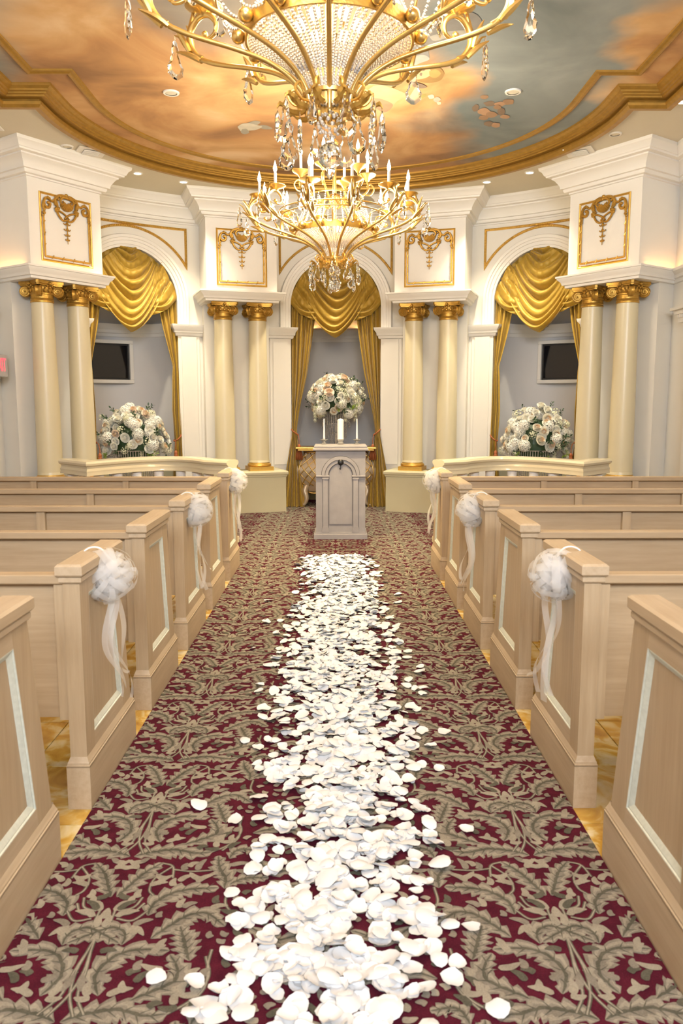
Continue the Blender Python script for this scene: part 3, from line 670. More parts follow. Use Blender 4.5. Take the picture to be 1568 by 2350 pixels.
# ------------------------------------------------------------------ pews
def make_pew(g):
    """g = -1 left of the aisle, 1 right; origin at the aisle face of the end, rear edge, floor"""
    r = empty('pew'); X = lambda x: g * x
    def bx(mb, x0, x1, y0, y1, z0, z1, bev=0.0): return mb.box((X((x0 + x1) / 2), (y0 + y1) / 2, (z0 + z1) / 2), (x1 - x0, y1 - y0, z1 - z0), bev=bev)
    L = .655
    fy = lambda z: .632 - (.632 - .505) * (z - .18) / (.86 - .18)               # raked front edge
    yz = lambda a_, b_, d: (X(d), a_, b_)
    def slab(mb, y0, y1, z0, z1, x0, x1):
        Y = lambda q_, z: q_ if q_ >= 0 else fy(z) + q_
        return mb.prism([(Y(y0, z0), z0), (Y(y1, z0), z0), (Y(y1, z1), z1), (Y(y0, z1), z1)], yz, x0, x1)
    mb = MB(); slab(mb, .024, -.012, .18, .86, .027, .0715); mb.build('end_board', M['wood'], r)
    mb = MB(); slab(mb, .012, .11, .18, .86, .012, .0721); mb.build('end_stile', M['wood'], r)
    mb = MB(); slab(mb, -.115, -.0005, .18, .86, .012, .0721); mb.build('end_stile', M['wood'], r)
    mb = MB(); slab(mb, .11, -.115, .79, .86, .0121, .0719); mb.build('end_rail', M['woody'], r)
    mb = MB(); slab(mb, .11, -.115, .18, .255, .0121, .0719); mb.build('end_rail', M['woody'], r)
    fr = [(.11, .255), (fy(.255) - .115, .255), (fy(.79) - .115, .79), (.11, .79)]
    mb = MB(); moulding(mb, fr, [(0, .0122), (.003, .0125), (.005, .017), (.009, .0165), (.022, .024), (.025, .027)], lambda a, b, h: (X(h), a, b), closed=True)
    mb.build('panel_moulding', M['silver'], r, smooth=30, label='silvery green moulding round the end panel')
    mb = MB(); bx(mb, 0, .085, 0, L, 0, .165)
    pth = [(X(.0), 0), (X(.085), 0), (X(.085), L), (X(0), L)]
    if g < 0: pth = pth[::-1]
    moulding(mb, pth, [(0, .16), (0, .168), (.003, .170), (.003, .176), (.006, .182), (.013, .20), (.013, .205)], lambda a, b, h: (a, b, h), closed=True)
    mb.build('plinth', M['woody'], r)
    mb = MB(); bx(mb, .002, .082, .0, .515, .845, .872, .006); mb.build('cap_neck', M['woody'], r)
    mb = MB(); bx(mb, -.006, .09, -.012, .525, .870, .916, .008); mb.build('cap', M['woody'], r)
    mb = MB(); bx(mb, .07, 2.72, .006, .068, .842, .876, .004); mb.build('top_rail', M['woodh'], r)
    mb = MB(); bx(mb, .07, 2.70, .048, .062, .335, .85); mb.build('back_panel', M['woodh'], r)
    for k, x in enumerate((.072, .835, 1.60, 2.36)):
        mb = MB(); bx(mb, x, x + (.035 if k == 0 else .05), .020, .050, .335, .845); mb.build('back_stile', M['wood'], r)
    mb = MB(); bx(mb, .07, 2.70, .08, .50, .40, .44, .008); mb.build('seat', M['woodh'], r)
    mb = MB(); bx(mb, 1.35, 1.39, .06, .48, .0, .40); mb.build('seat_support', M['wood'], r)
    return r
ROWN = ['second row from the front', 'third row from the front', 'fourth row from the front', 'fifth row from the front']
for g, sd in ((-1, 'left'), (1, 'right')):
    p0 = make_pew(g)
    for k in range(1, 7):
        o = p0 if k == 1 else copy_tree(p0)
        o.location = (g * .885, 2.757 + .958 * (k - 2) - (.02 if k == 1 else 0), .0065)
        rown = {6: 'front row', 5: 'second row from the front', 4: 'third row from the front', 3: 'fourth row from the front', 2: 'fifth row, second nearest the viewer', 1: 'nearest the viewer, cut by the frame'}[k]
        setp(o, f'limed oak pew {sd} of the aisle, {rown}', 'pew', f'pews {sd} of the aisle')

# ------------------------------------------------------------------ petals
M['petal'] = mat('white_rose_petal', (.70, .70, .70), .5, vary=.04, vscale=30, **{'Subsurface Weight': .0, 'Sheen Weight': .1})
def petal_mesh(seed, n=4):
    q = random.Random(seed); L = q.uniform(.85, 1.1); Wd = q.uniform(.75, 1.0); cup = q.uniform(.08, .26); tw = q.uniform(-.25, .25); notch = q.uniform(0, .14); curl = q.uniform(-.12, .22)
    rows = []
    for i in range(n + 1):
        t = i / n; w_ = Wd * .5 * (math.sin(PI * (.12 + .80 * t)) ** .62) * (.72 + .38 * t); row = []
        for k in range(n + 1):
            u = 2 * k / n - 1; x = u * w_; y = (t - .5) * L - (notch * (1 - abs(u)) if i == n else 0) - (.10 * u * u if i == n else 0) + (.08 * u * u if i == 0 else 0)
            z = cup * (u * u * .7 * w_ * 2 + (2 * t - 1) ** 2 * .5) + tw * u * (t - .5) * .5 + curl * max(0, t - .6) + q.uniform(-.02, .02)
            row.append((x, y, z))
        rows.append(row)
    zm = min(p[2] for r in rows for p in r); mb = MB(); mb.grid([[(x, y, z - zm) for x, y, z in r] for r in rows]); return mb
PB_ = [petal_mesh(k) for k in range(10)]
PM = [p.mesh('petal', M['petal'], True) for p in PB_]
q = random.Random(11); pts = []
while len(pts) < 2900:
    y = 1.45 + (7.62 - 1.45) * q.random(); wob = .035 * sin(y * 2.3) + .02 * sin(y * 5.1 + 1)
    hw = (.37 + .03 * sin(y * 1.7 + .5)) * (1.0 if y < 6.5 else 1 - .10 * (y - 6.5))
    x = .03 + wob + (q.gauss(0, .47) if q.random() < .9 else q.uniform(-1.3, 1.3)) * hw
    if abs(x - .03) > .62: continue
    if q.random() > 1.12 - (abs(x - .03) / (hw * 1.12)) ** 4 * 1.0 and q.random() < .85: continue
    pts.append((x, y))
pts.sort(key=lambda p: p[1])
vis = 0; rest = MB()
for x, y in pts:
    sc = q.uniform(.050, .076); rot = Matrix.Rotation(q.uniform(0, 2 * PI), 4, 'Z') @ Matrix.Rotation(q.gauss(0, .16), 4, 'X') @ Matrix.Rotation(q.gauss(0, .16), 4, 'Y')
    if q.random() < .25: rot = rot @ Matrix.Rotation(PI, 4, 'X')
    k = q.randrange(10); mw = rot @ Matrix.Diagonal((sc, sc, sc, 1))
    zmin = min((mw @ Vector(v)).z for v in PB_[k].v)
    z = CT + .0045 - zmin + (q.random() ** 2) * .016 * max(0, 1 - abs(x - .03) / .3)
    mw = Matrix.Translation((x, y, z)) @ mw
    if vis < 300 and y > 1.66:
        o = link_mesh('petal', PM[k], None, label='white rose petal scattered on the near part of the aisle carpet', cat='petal', group='loose petals on the aisle carpet'); o.matrix_world = mw; vis += 1
    elif y > 1.66: rest.add([mw @ Vector(v) for v in PB_[k].v], PB_[k].f)
rest.build('petal_trail', M['petal'], None, smooth=True, label='dense trail of white rose petals along the aisle towards the lectern', cat='petals', kind='stuff')

# ------------------------------------------------------------------ pew bows
def organza():
    m = bpy.data.materials.new('white_organza'); m.use_nodes = True; nt = m.node_tree; nt.nodes.remove(nt.nodes['Principled BSDF']); out = nt.nodes['Material Output']
    d = nt.nodes.new('ShaderNodeBsdfDiffuse'); d.inputs[0].default_value = (.93, .92, .91, 1); t = nt.nodes.new('ShaderNodeBsdfTranslucent'); t.inputs[0].default_value = (.93, .92, .91, 1)
    m1 = nt.nodes.new('ShaderNodeMixShader'); m1.inputs[0].default_value = .55; nt.links.new(d.outputs[0], m1.inputs[1]); nt.links.new(t.outputs[0], m1.inputs[2])
    tr = nt.nodes.new('ShaderNodeBsdfTransparent'); m2 = nt.nodes.new('ShaderNodeMixShader'); m2.inputs[0].default_value = .46
    nt.links.new(tr.outputs[0], m2.inputs[1]); nt.links.new(m1.outputs[0], m2.inputs[2]); nt.links.new(m2.outputs[0], out.inputs[0]); return m
M['organza'] = organza()
def loop_strip(mb, d, p, R, wd, n=9, fat=.42):
    d = Vector(d).normalized(); p = Vector(p); p = (p - d * p.dot(d)).normalized(); wv = d.cross(p) * wd; rows = []
    for i in range(n + 1):
        t = i / n; c = d * R * math.sin(PI * t) ** .75 + p * fat * R * math.sin(2 * PI * t); k = .35 + .65 * math.sin(PI * t)
        rows.append([c - wv * k, c + wv * k])
    mb.grid(rows)
def make_bow(g, seed):
    """g = -1 on a left pew (faces right), 1 on a right pew"""
    q = random.Random(seed); r = empty('pew_bow'); mb = MB(); ax = Vector((-g, 0, 0))
    for k in range(110):
        z = 1 - 1.5 * (k + .5) / 110; a = k * 2.39996; rr = math.sqrt(max(0, 1 - z * z))
        d = Vector((-g * z, rr * cos(a), rr * sin(a) * 1.12)); p = Vector((q.gauss(0, 1), q.gauss(0, 1), q.gauss(0, 1)))
        loop_strip(mb, d, p, q.uniform(.055, .115), q.uniform(.011, .016), 10, q.uniform(.42, .62))
    mb.build('loop_rosette', M['organza'], r, smooth=True)
    for k in range(4):
        Lh = q.uniform(.38, .47); n = 26; ph = q.uniform(0, 6); am = q.uniform(.03, .065); rows = []; yo = (k - 1.5) * .018
        for i in range(n + 1):
            t = i / n; y = yo + yo * 3.2 * t + am * math.sin(ph + t * 7.5) * t ** .7; x = -g * (.012 + .03 * t + .018 * math.sin(ph * 1.7 + t * 6)); z = -.05 - Lh * t
            if k == 3 and t > .85: z += (t - .85) * .25; y += (t - .85) * .25
            tw = ph + t * 2.6; wv = Vector((-g * .012 * math.sin(tw), .0155 * max(.45, abs(cos(tw))), .004 * math.sin(tw)))
            c = Vector((x, y, z)); rows.append([c - wv, c + wv])
        mb = MB(); mb.grid(rows); mb.build('tail', M['organza'], r, smooth=True)
    P = [(g * .088, .0, -.02), (g * .090, -.004, .07), (g * .082, -.006, .098), (g * .05, -.006, .112), (g * .015, -.004, .10), (-g * .02, 0, .04)]
    mb = MB(); mb.tube(spline(P, 6), .0035, 6); mb.build('hanger', M['bone'], r, smooth=True)
    return r
for g, sd in ((-1, 'left'), (1, 'right')):
    for k, nm in ((2, 'nearest'), (4, 'middle'), (6, 'farthest')):
        o = make_bow(g, 10 * k + g); o.location = (g * .868, 2.757 + .958 * (k - 2) + .26, .826)
        setp(o, f'white organza bow with trailing tails, {nm} of the three on the {sd} pews', 'bow', 'organza bows on the pew ends')

# ------------------------------------------------------------------ lectern and candles
LX, LY = .055, 8.63
lec = empty('lectern', (LX, LY, CT), label='whitewashed grey lectern with an arched panel in the aisle', cat='lectern')
mb = MB(); mb.box((0, .21, .03), (.585, .46, .06), bev=.004); mb.box((0, .21, .068), (.56, .435, .016)); mb.build('plinth', M['stone'], lec)
mb = MB(); mb.box((0, .215, .52), (.54, .40, .89)); mb.build('body', M['stone'], lec)
mb = MB(); mb.box((0, .205, .985), (.60, .47, .03), bev=.008); mb.box((0, .21, 1.012), (.575, .44, .026), bev=.006); mb.build('top', M['stone'], lec)
lf = lambda u, z, d: (u, .015 - d, z)
for x in (-.165, .165):
    mb = MB(); mb.box((x, .006, .39), (.052, .022, .56)); mb.prism([(x - .026, .14), (x - .04, .105), (x - .04, .075), (x + .04, .075), (x + .04, .105), (x + .026, .14)], lf, 0, .024)
    mb.prism([(x - .028, .66), (x - .036, .668), (x - .036, .68), (x + .036, .68), (x + .036, .668), (x + .028, .66)], lf, 0, .026); mb.build('pilaster', M['stone'], lec)
    mb = MB(); mb.box((x + (-.03 if x < 0 else .03), .002, .695), (.145, .03, .02), bev=.005); mb.build('impost', M['stone'], lec)
for r0, r1, d in ((.135, .168, .018), (.172, .205, .026)):
    mb = MB(); A = np.linspace(0, PI, 30); mb.prism([(r1 * cos(t), .706 + r1 * sin(t)) for t in A] + [(r0 * cos(t), .706 + r0 * sin(t)) for t in A[::-1]], lf, 0, d); mb.build('arch_moulding', M['stone'], lec)
mb = MB(); A = np.linspace(0, PI, 24)
out = [(.13, .70)] + [(.13 * cos(t), .706 + .13 * sin(t)) for t in A] + [(-.13, .70), (-.13, .155), (.13, .155)]
moulding(mb, out, [(0, .001), (0, .004), (.005, .004), (.005, .001)], lf, closed=True)
inn = [(.118, .70)] + [(.118 * cos(t), .706 + .118 * sin(t)) for t in A] + [(-.118, .70), (-.118, .168), (.118, .168)]
for x in (-.165, .165):
    for dx in (-.03, .03): mb.box((x + dx, .013, .39), (.005, .008, .55))
for rr_, dd_ in ((.133, .019), (.170, .0265), (.207, .006)):
    mb.tube([lf(rr_ * cos(t), .706 + rr_ * sin(t), dd_) for t in np.linspace(0, PI, 30)], .0028, 4)
mb.box((0, .011, .975), (.541, .008, .006)); mb.build('groove_line', M['stoned'], lec)
mb = MB(); mb.prism(inn, lf, 0, .005); mb.build('arched_panel', M['stone'], lec)
mb = MB(); mb.sphere((.0, -.005, .845), .033, 14, 9, sq=(1, .7, 1)); mb.build('knob', M['black'], lec, smooth=True, label='round black knob')
mb = MB(); mb.tube(spline([(0, -.005, .815), (0, -.012, .79), (-.004, -.014, .772), (-.010, -.012, .775), (-.010, -.012, .785)], 4), .004, 6); mb.build('hook', M['black'], lec, smooth=True)
def candle(name, x, h, r0, r1, label, pillar=False):
    r = empty(name, (LX + x, LY + .37, CT + 1.025), label=label, cat='candle')
    mb = MB()
    if pillar: mb.lathe([(.035, 0), (.04, .008), (.028, .02), (.034, .04), (.042, .05), (.042, .056), (.0, .056)], 16, cap=False); zb = .056
    else: mb.lathe([(.032, 0), (.034, .006), (.016, .016), (.014, .028), (.022, .036), (.045, .046), (.046, .05), (.018, .046), (.014, .062), (.0, .062)], 16, cap=False); zb = .046
    mb.build('glass_holder', M['cglass'], r, smooth=40)
    mb = MB(); mb.lathe([(r0, zb), (r0, zb + .01), (r1, zb + h * .97), (r1 * .75, zb + h), (0.0005, zb + h + (.012 if pillar else .004))], 18); mb.build('wax', M['bone'], r, smooth=40)
    mb = MB(); mb.tube([(0, 0, zb + h - .004), (.001, 0, zb + h + .016)], .0012, 5); mb.build('wick', M['black'], r)
candle('taper_candle', -.185, .235, .0115, .0065, 'white taper candle in a glass holder, left end of the lectern')
candle('pillar_candle', .0, .22, .0365, .0365, 'thick white pillar candle in the middle of the lectern', True)
candle('taper_candle', .185, .235, .0115, .0065, 'white taper candle in a glass holder, right end of the lectern')

# ------------------------------------------------------------------ bombe commode in the centre niche
CY = 11.52
com = empty('commode', (.0, CY, CT), label='champagne bombe commode with gilded lattice behind the lectern', cat='commode')
prof = [(.82, .47, .20), (.78, .48, .205), (.72, .50, .23), (.62, .55, .275), (.52, .575, .30), (.42, .565, .295), (.33, .53, .265), (.25, .47, .22), (.21, .44, .20)]
def chw(z): return float(np.interp(z, [p[0] for p in prof][::-1], [p[1] for p in prof][::-1]))
def cfr(z): return float(np.interp(z, [p[0] for p in prof][::-1], [p[2] for p in prof][::-1]))
def csurf(s, z, d=0.0): return (s * chw(z), .20 - cfr(z) * (1 - .22 * s * s) - d, z)
mb = MB(); zz = np.linspace(.21, .82, 14); rows = []
for z in zz:
    row = [csurf(s, z) for s in np.linspace(-1, 1, 17)]; row += [(chw(z), .24, z), (-chw(z), .24, z)]; rows.append(row)
mb.grid(rows, closed_u=True); mb.add([rows[0][i] for i in range(19)], [tuple(range(19))]); mb.build('body', M['champ'], com, smooth=50)
mb = MB(); mb.box((0, .03, .85), (1.14, .46, .024), bev=.006); mb.box((0, .04, .828), (1.08, .42, .024)); mb.build('top', M['gold'], com)
mb = MB()
for k in range(-9, 10):
    for g in (-1, 1):
        pts = []
        for i in range(23):
            z = .30 + .47 * i / 22; s = (k * .20 + g * (z - .53) * 1.55)
            if abs(s) < .93: pts.append(csurf(s, z, .004))
        if len(pts) > 2: mb.tube(pts, .0085, 5)
mb.build('lattice', M['goldb'], com, smooth=True)
mb = MB(); bord = [csurf(.94, z, .004) for z in np.linspace(.28, .78, 12)] + [csurf(s, .78, .004) for s in np.linspace(.94, -.94, 14)] + [csurf(-.94, z, .004) for z in np.linspace(.78, .28, 12)]
mb.tube(bord, .010, 6); mb.build('lattice_frame', M['goldb'], com, smooth=True)
mb = MB(); ap = [(.46 * s, csurf(s, .25)[1], .205 - .02 * cos(s * 9)) for s in np.linspace(-.9, .9, 30)]; mb.tube(ap, .012, 6); mb.build('apron_scroll', M['goldb'], com, smooth=True)
for g in (-1, 1):
    for y0 in (0.0, .2):
        P = spline([(g * .43, y0 + .03, .30), (g * .455, y0 + .0, .22), (g * .43, y0 - .02, .12), (g * .45, y0 - .03, .045), (g * .485, y0 - .04, .022)], 5); m_ = len(P)
        mb = MB(); mb.tube(P, [.055 - .036 * i / (m_ - 1) for i in range(m_)], 8); mb.sphere((g * .487, y0 - .043, .024), .024, 8, 6); mb.build('leg', M['champ'], com, smooth=True)

# ------------------------------------------------------------------ curtains
def swag(mb, f, P0a, P0b, P1a, P1b, sa, sb, nf, amp, v0, bulge=.07, pw=2.1, ph=0.0, nu=30, nv=46):
    rows = []
    for i in range(nv + 1):
        t = i / nv; row = []
        for k in range(nu + 1):
            u = k / nu; e = abs(2 * u - 1) ** pw
            x = (P0a[0] + (P0b[0] - P0a[0]) * t) * (1 - u) + (P1a[0] + (P1b[0] - P1a[0]) * t) * u
            z = (P0a[1] + (P0b[1] - P0a[1]) * t) * (1 - u) + (P1a[1] + (P1b[1] - P1a[1]) * t) * u - (sa + (sb - sa) * t ** 1.15) * (1 - e)
            wv = math.sin(PI * nf * t + ph + 1.5 * math.sin(2.6 * u + 5 * t) + .5 * math.sin(7 * u + 9 * t)) ; wv = (2 * abs(wv) ** .75 - 1.2) * (.75 + .45 * math.sin(13 * t + 2.0 * u + ph))
            d = v0 + bulge * math.sin(PI * u) * t ** .5 + amp * wv * (.35 + .65 * math.sin(PI * u)) + .004 * math.sin(37 * u + 11 * t)
            row.append(f(x, d, z + .012 * wv * math.sin(PI * u)))
        rows.append(row)
    mb.grid(rows)
def curtain(mb, f, prof_, npl, amp, nz=70, nu=56, ph=0.0):
    """prof_: list of (z, left, right, v)"""
    zs = [p[0] for p in prof_][::-1]; rows = []
    g = lambda z, k: float(np.interp(z, zs, [p[k] for p in prof_][::-1]))
    z0, z1_ = prof_[0][0], prof_[-1][0]
    for i in range(nz + 1):
        z = z0 + (z1_ - z0) * i / nz; a, b, v = g(z, 1), g(z, 2), g(z, 3); wd = b - a; row = []
        for k in range(nu + 1):
            s = k / nu; row.append(f(a + wd * s + .004 * math.sin(9 * s * npl + z * 2), v + min(amp, wd * .20) * (math.sin(2 * PI * npl * s + ph + .5 * math.sin(z * 3)) + .35 * math.sin(2 * PI * npl * 1.7 * s + 2 + z)), z))
        rows.append(row)
    mb.grid(rows)
BN = ('left niche', 'centre niche', 'right niche')
for bi, b in enumerate(BAYS):
    f0 = frame(b, RW); cen = f0(0, 0, 0)
    lf_ = lambda u, v, z: (u, -v, z)                          # parts live in the local frame of an Empty set on the bay
    def bay_empty(name, **kw): return empty(name, cen, -b, **kw)
    e = bay_empty('swag_valance', label=f'draped gold satin swag filling the arch of the {BN[bi]}', cat='curtain', group='gold swags in the arches')
    mb = MB(); swag(mb, lf_, (-.10, 3.515), (-.57, 3.16), (.10, 3.515), (.55 if bi != 2 else .58, 3.18), .03, .735, 10.0, .044, .02, pw=1.75, nv=120, nu=40); mb.build('main_swag', M['drape'], e, smooth=True)
    for g in (-1, 1):
        mb = MB(); swag(mb, lf_, (g * .44, 3.36), (g * .675, 2.93), (g * .36, 3.25), (g * .20, 2.66), 0.02, .085, 5.0, .028, .04, .03, 2.0, 1.0, 24, 60); mb.build('side_swag', M['drape'], e, smooth=True)
    mb = MB(); rows = []
    for i in range(41):
        u = -.66 + 1.32 * i / 40; zt = archtop(u) + .02; rows.append([lf_(u, -.035 + .018 * math.sin(i * 2.1), z) for z in np.linspace(zt, 2.72, 8)])
    mb.grid(rows); mb.build('gathered_backing', M['drape'], e, smooth=True)
    for g in (-1, 1):
        sdn = 'left' if g < 0 else 'right'
        e = bay_empty('curtain', label=f'gold satin curtain tied back at the {sdn} jamb of the {BN[bi]}', cat='curtain', group='tied gold curtains')
        if bi == 1: pr = [(2.95, -.645, -.26, .0), (2.45, -.645, -.33, .02), (1.9, -.645, -.41, .03), (1.4, -.635, -.52, .05), (1.12, -.635, -.565, .07), (1.02, -.64, -.555, .08), (.75, -.69, -.53, .11), (.35, -.76, -.48, .15), (.014, -.81, -.455, .18)]; zt_ = 1.08
        else: pr = [(2.95, -.645, -.36, .0), (2.5, -.645, -.44, .02), (2.1, -.635, -.535, .04), (2.0, -.63, -.56, .05), (1.9, -.635, -.55, .05), (1.4, -.645, -.53, .05), (1.05, -.645, -.54, .06), (.98, -.645, -.55, .06), (.5, -.65, -.50, .07), (.014, -.66, -.49, .08)]; zt_ = 1.02
        if g > 0: pr = [(z, -q1, -q0, v) for z, q0, q1, v in pr]
        mb = MB(); curtain(mb, lf_, pr, 5 if bi == 1 else 4, .028, ph=g); mb.build('pleated_cloth', M['drape'], e, smooth=True)
        # tieback
        t = bay_empty('tassel_tieback', label=f'rust silk tieback with tassel on the {sdn} curtain of the {BN[bi]}', cat='tassel', group='rust tassel tiebacks')
        uc, vv = g * .592, .065; hw = .03; L0 = []
        for k in range(25):
            a = 2 * PI * k / 24; L0.append((uc + (hw + .018) * cos(a), -vv - .05 * math.sin(a), zt_ + g * .04 * cos(a)))
        mb = MB(); mb.tube(L0[:-1], .009, 6, closed=True)
        for k in range(0, 24): mb.sphere(L0[k], .0105, 5, 4)
        mb.build('cord', M['rust'], t, smooth=True)
        ux = g * .53; uy = -.135
        mb = MB(); mb.tube([(ux + g * .01, uy + .02, zt_ - .04), (ux, uy, zt_ - .10), (ux, uy, zt_ - .17)], .005, 6); mb.build('hanging_cord', M['rust'], t)
        mb = MB(); mb.lathe([(.006, 0), (.02, -.015), (.024, -.04), (.018, -.055), (.027, -.065), (.027, -.075), (.018, -.082)], 12, (ux, uy, zt_ - .165)); mb.build('tassel_head', M['rust'], t, smooth=True)
        mb = MB()
        for k in range(30):
            a = k * 2.4; q_ = .010 + .016 * math.sqrt((k + .5) / 30)
            mb.tube([(ux + q_ * cos(a), uy + q_ * math.sin(a), zt_ - .24), (ux + q_ * 1.9 * cos(a), uy + q_ * 1.9 * math.sin(a), zt_ - .32), (ux + q_ * 2.1 * cos(a), uy + q_ * 2.1 * math.sin(a), zt_ - .39)], .0045, 4)
        mb.build('fringe', M['rust'], t, smooth=True)

# ------------------------------------------------------------------ flowers
M['rose'] = mat('ivory_rose', (.90, .85, .70), .5, vary=.05, vscale=20)
M['blush'] = mat('blush_rose', (.90, .76, .62), .5, vary=.08, vscale=14)
M['heart'] = mat('peach_rose_heart', (.80, .58, .36), .5, vary=.08, vscale=20)
M['rwhite'] = mat('white_bloom', (.92, .90, .80), .5, vary=.05, vscale=20)
M['lime'] = mat('lime_filler', (.35, .50, .08), .6, vary=.2, vscale=30)
M['leaf'] = mat('dark_green_leaf', (.035, .075, .03), .45, vary=.3, vscale=20)
M['cblos'] = mat('cream_green_blossom', (.78, .78, .55), .55, vary=.1, vscale=30)
def bloom(layers, seed):
    q = random.Random(seed); mb = MB()
    for li, (n, r, h, op) in enumerate(layers):
        ph = q.uniform(0, 6)
        for k in range(n):
            a0 = ph + 2 * PI * k / n; rows = []
            for i in range(4):
                t = i / 3; rr = r * (.18 + .82 * math.sin(t * PI / 2 * op)) ; z = h * t - (.12 * r if i == 3 else 0) * op; half = .95 * PI / n * (.55 + .75 * math.sin(PI * (.15 + .6 * t)))
                rows.append([(rr * (1 + .05 * q.uniform(-1, 1)) * cos(a0 + half * j), rr * math.sin(a0 + half * j), z + .06 * r * (1 - abs(j)) * t) for j in (-1, -.4, .4, 1)])
            mb.grid(rows, 1 if li > 2 else 0)
    return mb
ROSE = [bloom([(6, 1.0, .50, .95), (6, .86, .74, .80), (5, .68, .88, .72), (5, .50, .96, .66), (4, .32, 1.0, .62), (3, .17, 1.0, .6)], k).sphere((0, 0, .42), .40, 10, 6) for k in range(3)]
def cluster(n, seed, floret=.30, dome=1.0):
    q = random.Random(seed); mb = MB()
    for k in range(n):
        z = 1 - 1.25 * (k + .5) / n; a = k * 2.39996; rr = math.sqrt(max(0, 1 - z * z)); nrm = Vector((rr * cos(a), rr * math.sin(a), z * dome)).normalized(); c = nrm * q.uniform(.84, 1.0)
        t1 = nrm.orthogonal().normalized(); t2 = nrm.cross(t1); off = q.uniform(0, PI)
        for j in range(4):
            b = off + j * PI / 2; d = t1 * cos(b) + t2 * math.sin(b); s_ = t2 * cos(b) - t1 * math.sin(b)
            P = [c, c + d * floret * .6 + s_ * floret * .38 + nrm * .05, c + d * floret * 1.0 + nrm * .02, c + d * floret * .6 - s_ * floret * .38 + nrm * .05]
            mb.add(P, [(0, 1, 2, 3)])
    return mb
HYD = [cluster(46, k) for k in range(2)]; SPRAY = cluster(22, 9, .24, 1.6)
def leafspray(seed):
    q = random.Random(seed); mb = MB(); mb.tube([(0, 0, 0), (.1, 0, .6), (.05, .05, 1.25)], .025, 4)
    for k in range(7):
        z = .3 + .15 * k; a = k * 2.4; L = q.uniform(.4, .55); d = Vector((cos(a), math.sin(a), .7)).normalized(); s_ = d.cross(Vector((0, 0, 1))).normalized(); c = Vector((.05, 0, z))
        mb.add([c, c + d * L * .5 + s_ * L * .24, c + d * L, c + d * L * .5 - s_ * L * .24 - Vector((0, 0, .03))], [(0, 1, 2), (0, 2, 3)])
    return mb
LFS = [leafspray(k) for k in range(3)]
def fernm(seed):
    q = random.Random(seed); mb = MB()
    for k in range(40):
        a = q.uniform(0, 2 * PI); e = q.uniform(.1, 1.2); d = Vector((cos(a) * math.sin(e), math.sin(a) * math.sin(e), cos(e))); c = d * q.uniform(.5, 1.0); s_ = d.orthogonal().normalized() * .09
        mb.add([c * .3, c + s_, c * 1.12, c - s_], [(0, 1, 2, 3)])
    return mb
FERN = fernm(1)
FM = {'rose': [m.mesh('rose', [M['rose'], M['heart']], 45) for m in ROSE], 'blush': [m.mesh('rose', [M['blush'], M['heart']], 45) for m in ROSE], 'wrose': [m.mesh('rose', [M['rwhite'], M['rose']], 45) for m in ROSE],
      'hyd': [m.mesh('hydrangea', M['rwhite']) for m in HYD], 'spray': [SPRAY.mesh('blossom_spray', M['cblos'])], 'leaf': [m.mesh('leaf_sprig', M['leaf']) for m in LFS], 'fern': [FERN.mesh('fern', M['lime'])]}
FN = {'rose': 'rose', 'blush': 'rose', 'wrose': 'rose', 'hyd': 'hydrangea', 'spray': 'blossom_spray', 'leaf': 'leaf_sprig', 'fern': 'fern'}
def arrangement(loc, rx, ry, rz, label, seed, low=-.15, trail=True):
    q = random.Random(seed); r = empty('flower_arrangement', loc, label=label, cat='flowers', group='white flower arrangements')
    def put(kind, d, k=1.0, sc=.05, tilt=.25):
        d = Vector(d).normalized(); p = Vector((d.x * rx * k, d.y * ry * k, d.z * rz * k if d.z > 0 else d.z * rz * k))
        nrm = Vector((d.x / rx, d.y / ry, d.z / rz)).normalized(); nrm = (nrm + Vector((q.gauss(0, tilt), q.gauss(0, tilt) - .25, q.gauss(0, tilt)))).normalized()
        o = link_mesh(FN[kind], q.choice(FM[kind]), r); o.location = p; o.rotation_mode = 'QUATERNION'
        o.rotation_quaternion = nrm.to_track_quat('Z', 'Y') @ Quaternion((0, 0, 1), q.uniform(0, 6)); o.scale = (sc,) * 3
    N_ = 112
    for k in range(N_):
        z = low + (1 - low) * (1 - (k + .5) / N_); a = k * 2.39996 + q.uniform(-.2, .2); rr = math.sqrt(max(0, 1 - z * z)); d = (rr * cos(a), rr * math.sin(a), z)
        kind = q.choice(('rose', 'blush', 'wrose', 'wrose', 'hyd', 'hyd', 'wrose', 'rose', 'spray', 'leaf'))
        put(kind, d, q.uniform(.78, .98), {'hyd': .078, 'spray': .065, 'leaf': .09}.get(kind, q.uniform(.054, .074)))
    for k in range(16):
        a = q.uniform(0, 2 * PI); z = q.uniform(-.1, .9); rr = math.sqrt(1 - z * z); put('leaf', (rr * cos(a), rr * math.sin(a), z), q.uniform(.82, 1.0), .10)
    for k in range(12):
        a = q.uniform(-PI, PI); z = q.uniform(-.2, .8); rr = math.sqrt(1 - z * z); put('spray', (rr * cos(a), rr * math.sin(a), z), q.uniform(1.0, 1.16), .05)
    for x in (-.75, .1, .62, .9): put('fern', (x, -.75, -.25), .95, .06)
    if trail:
        for x in (.35, .75, -.8):
            for k in range(5): 
                o = link_mesh('blossom_spray', FM['spray'][0], r, (x * rx, -ry * .75, -.10 - .045 * k), (q.uniform(0, 3), q.uniform(0, 3), 0), .03)
    mb = MB(); mb.sphere((0, 0, .02), 1.0, 16, 10, sq=(rx * .62, ry * .62, rz * .62)); mb.build('foliage_core', M['leaf'], r)
    return r
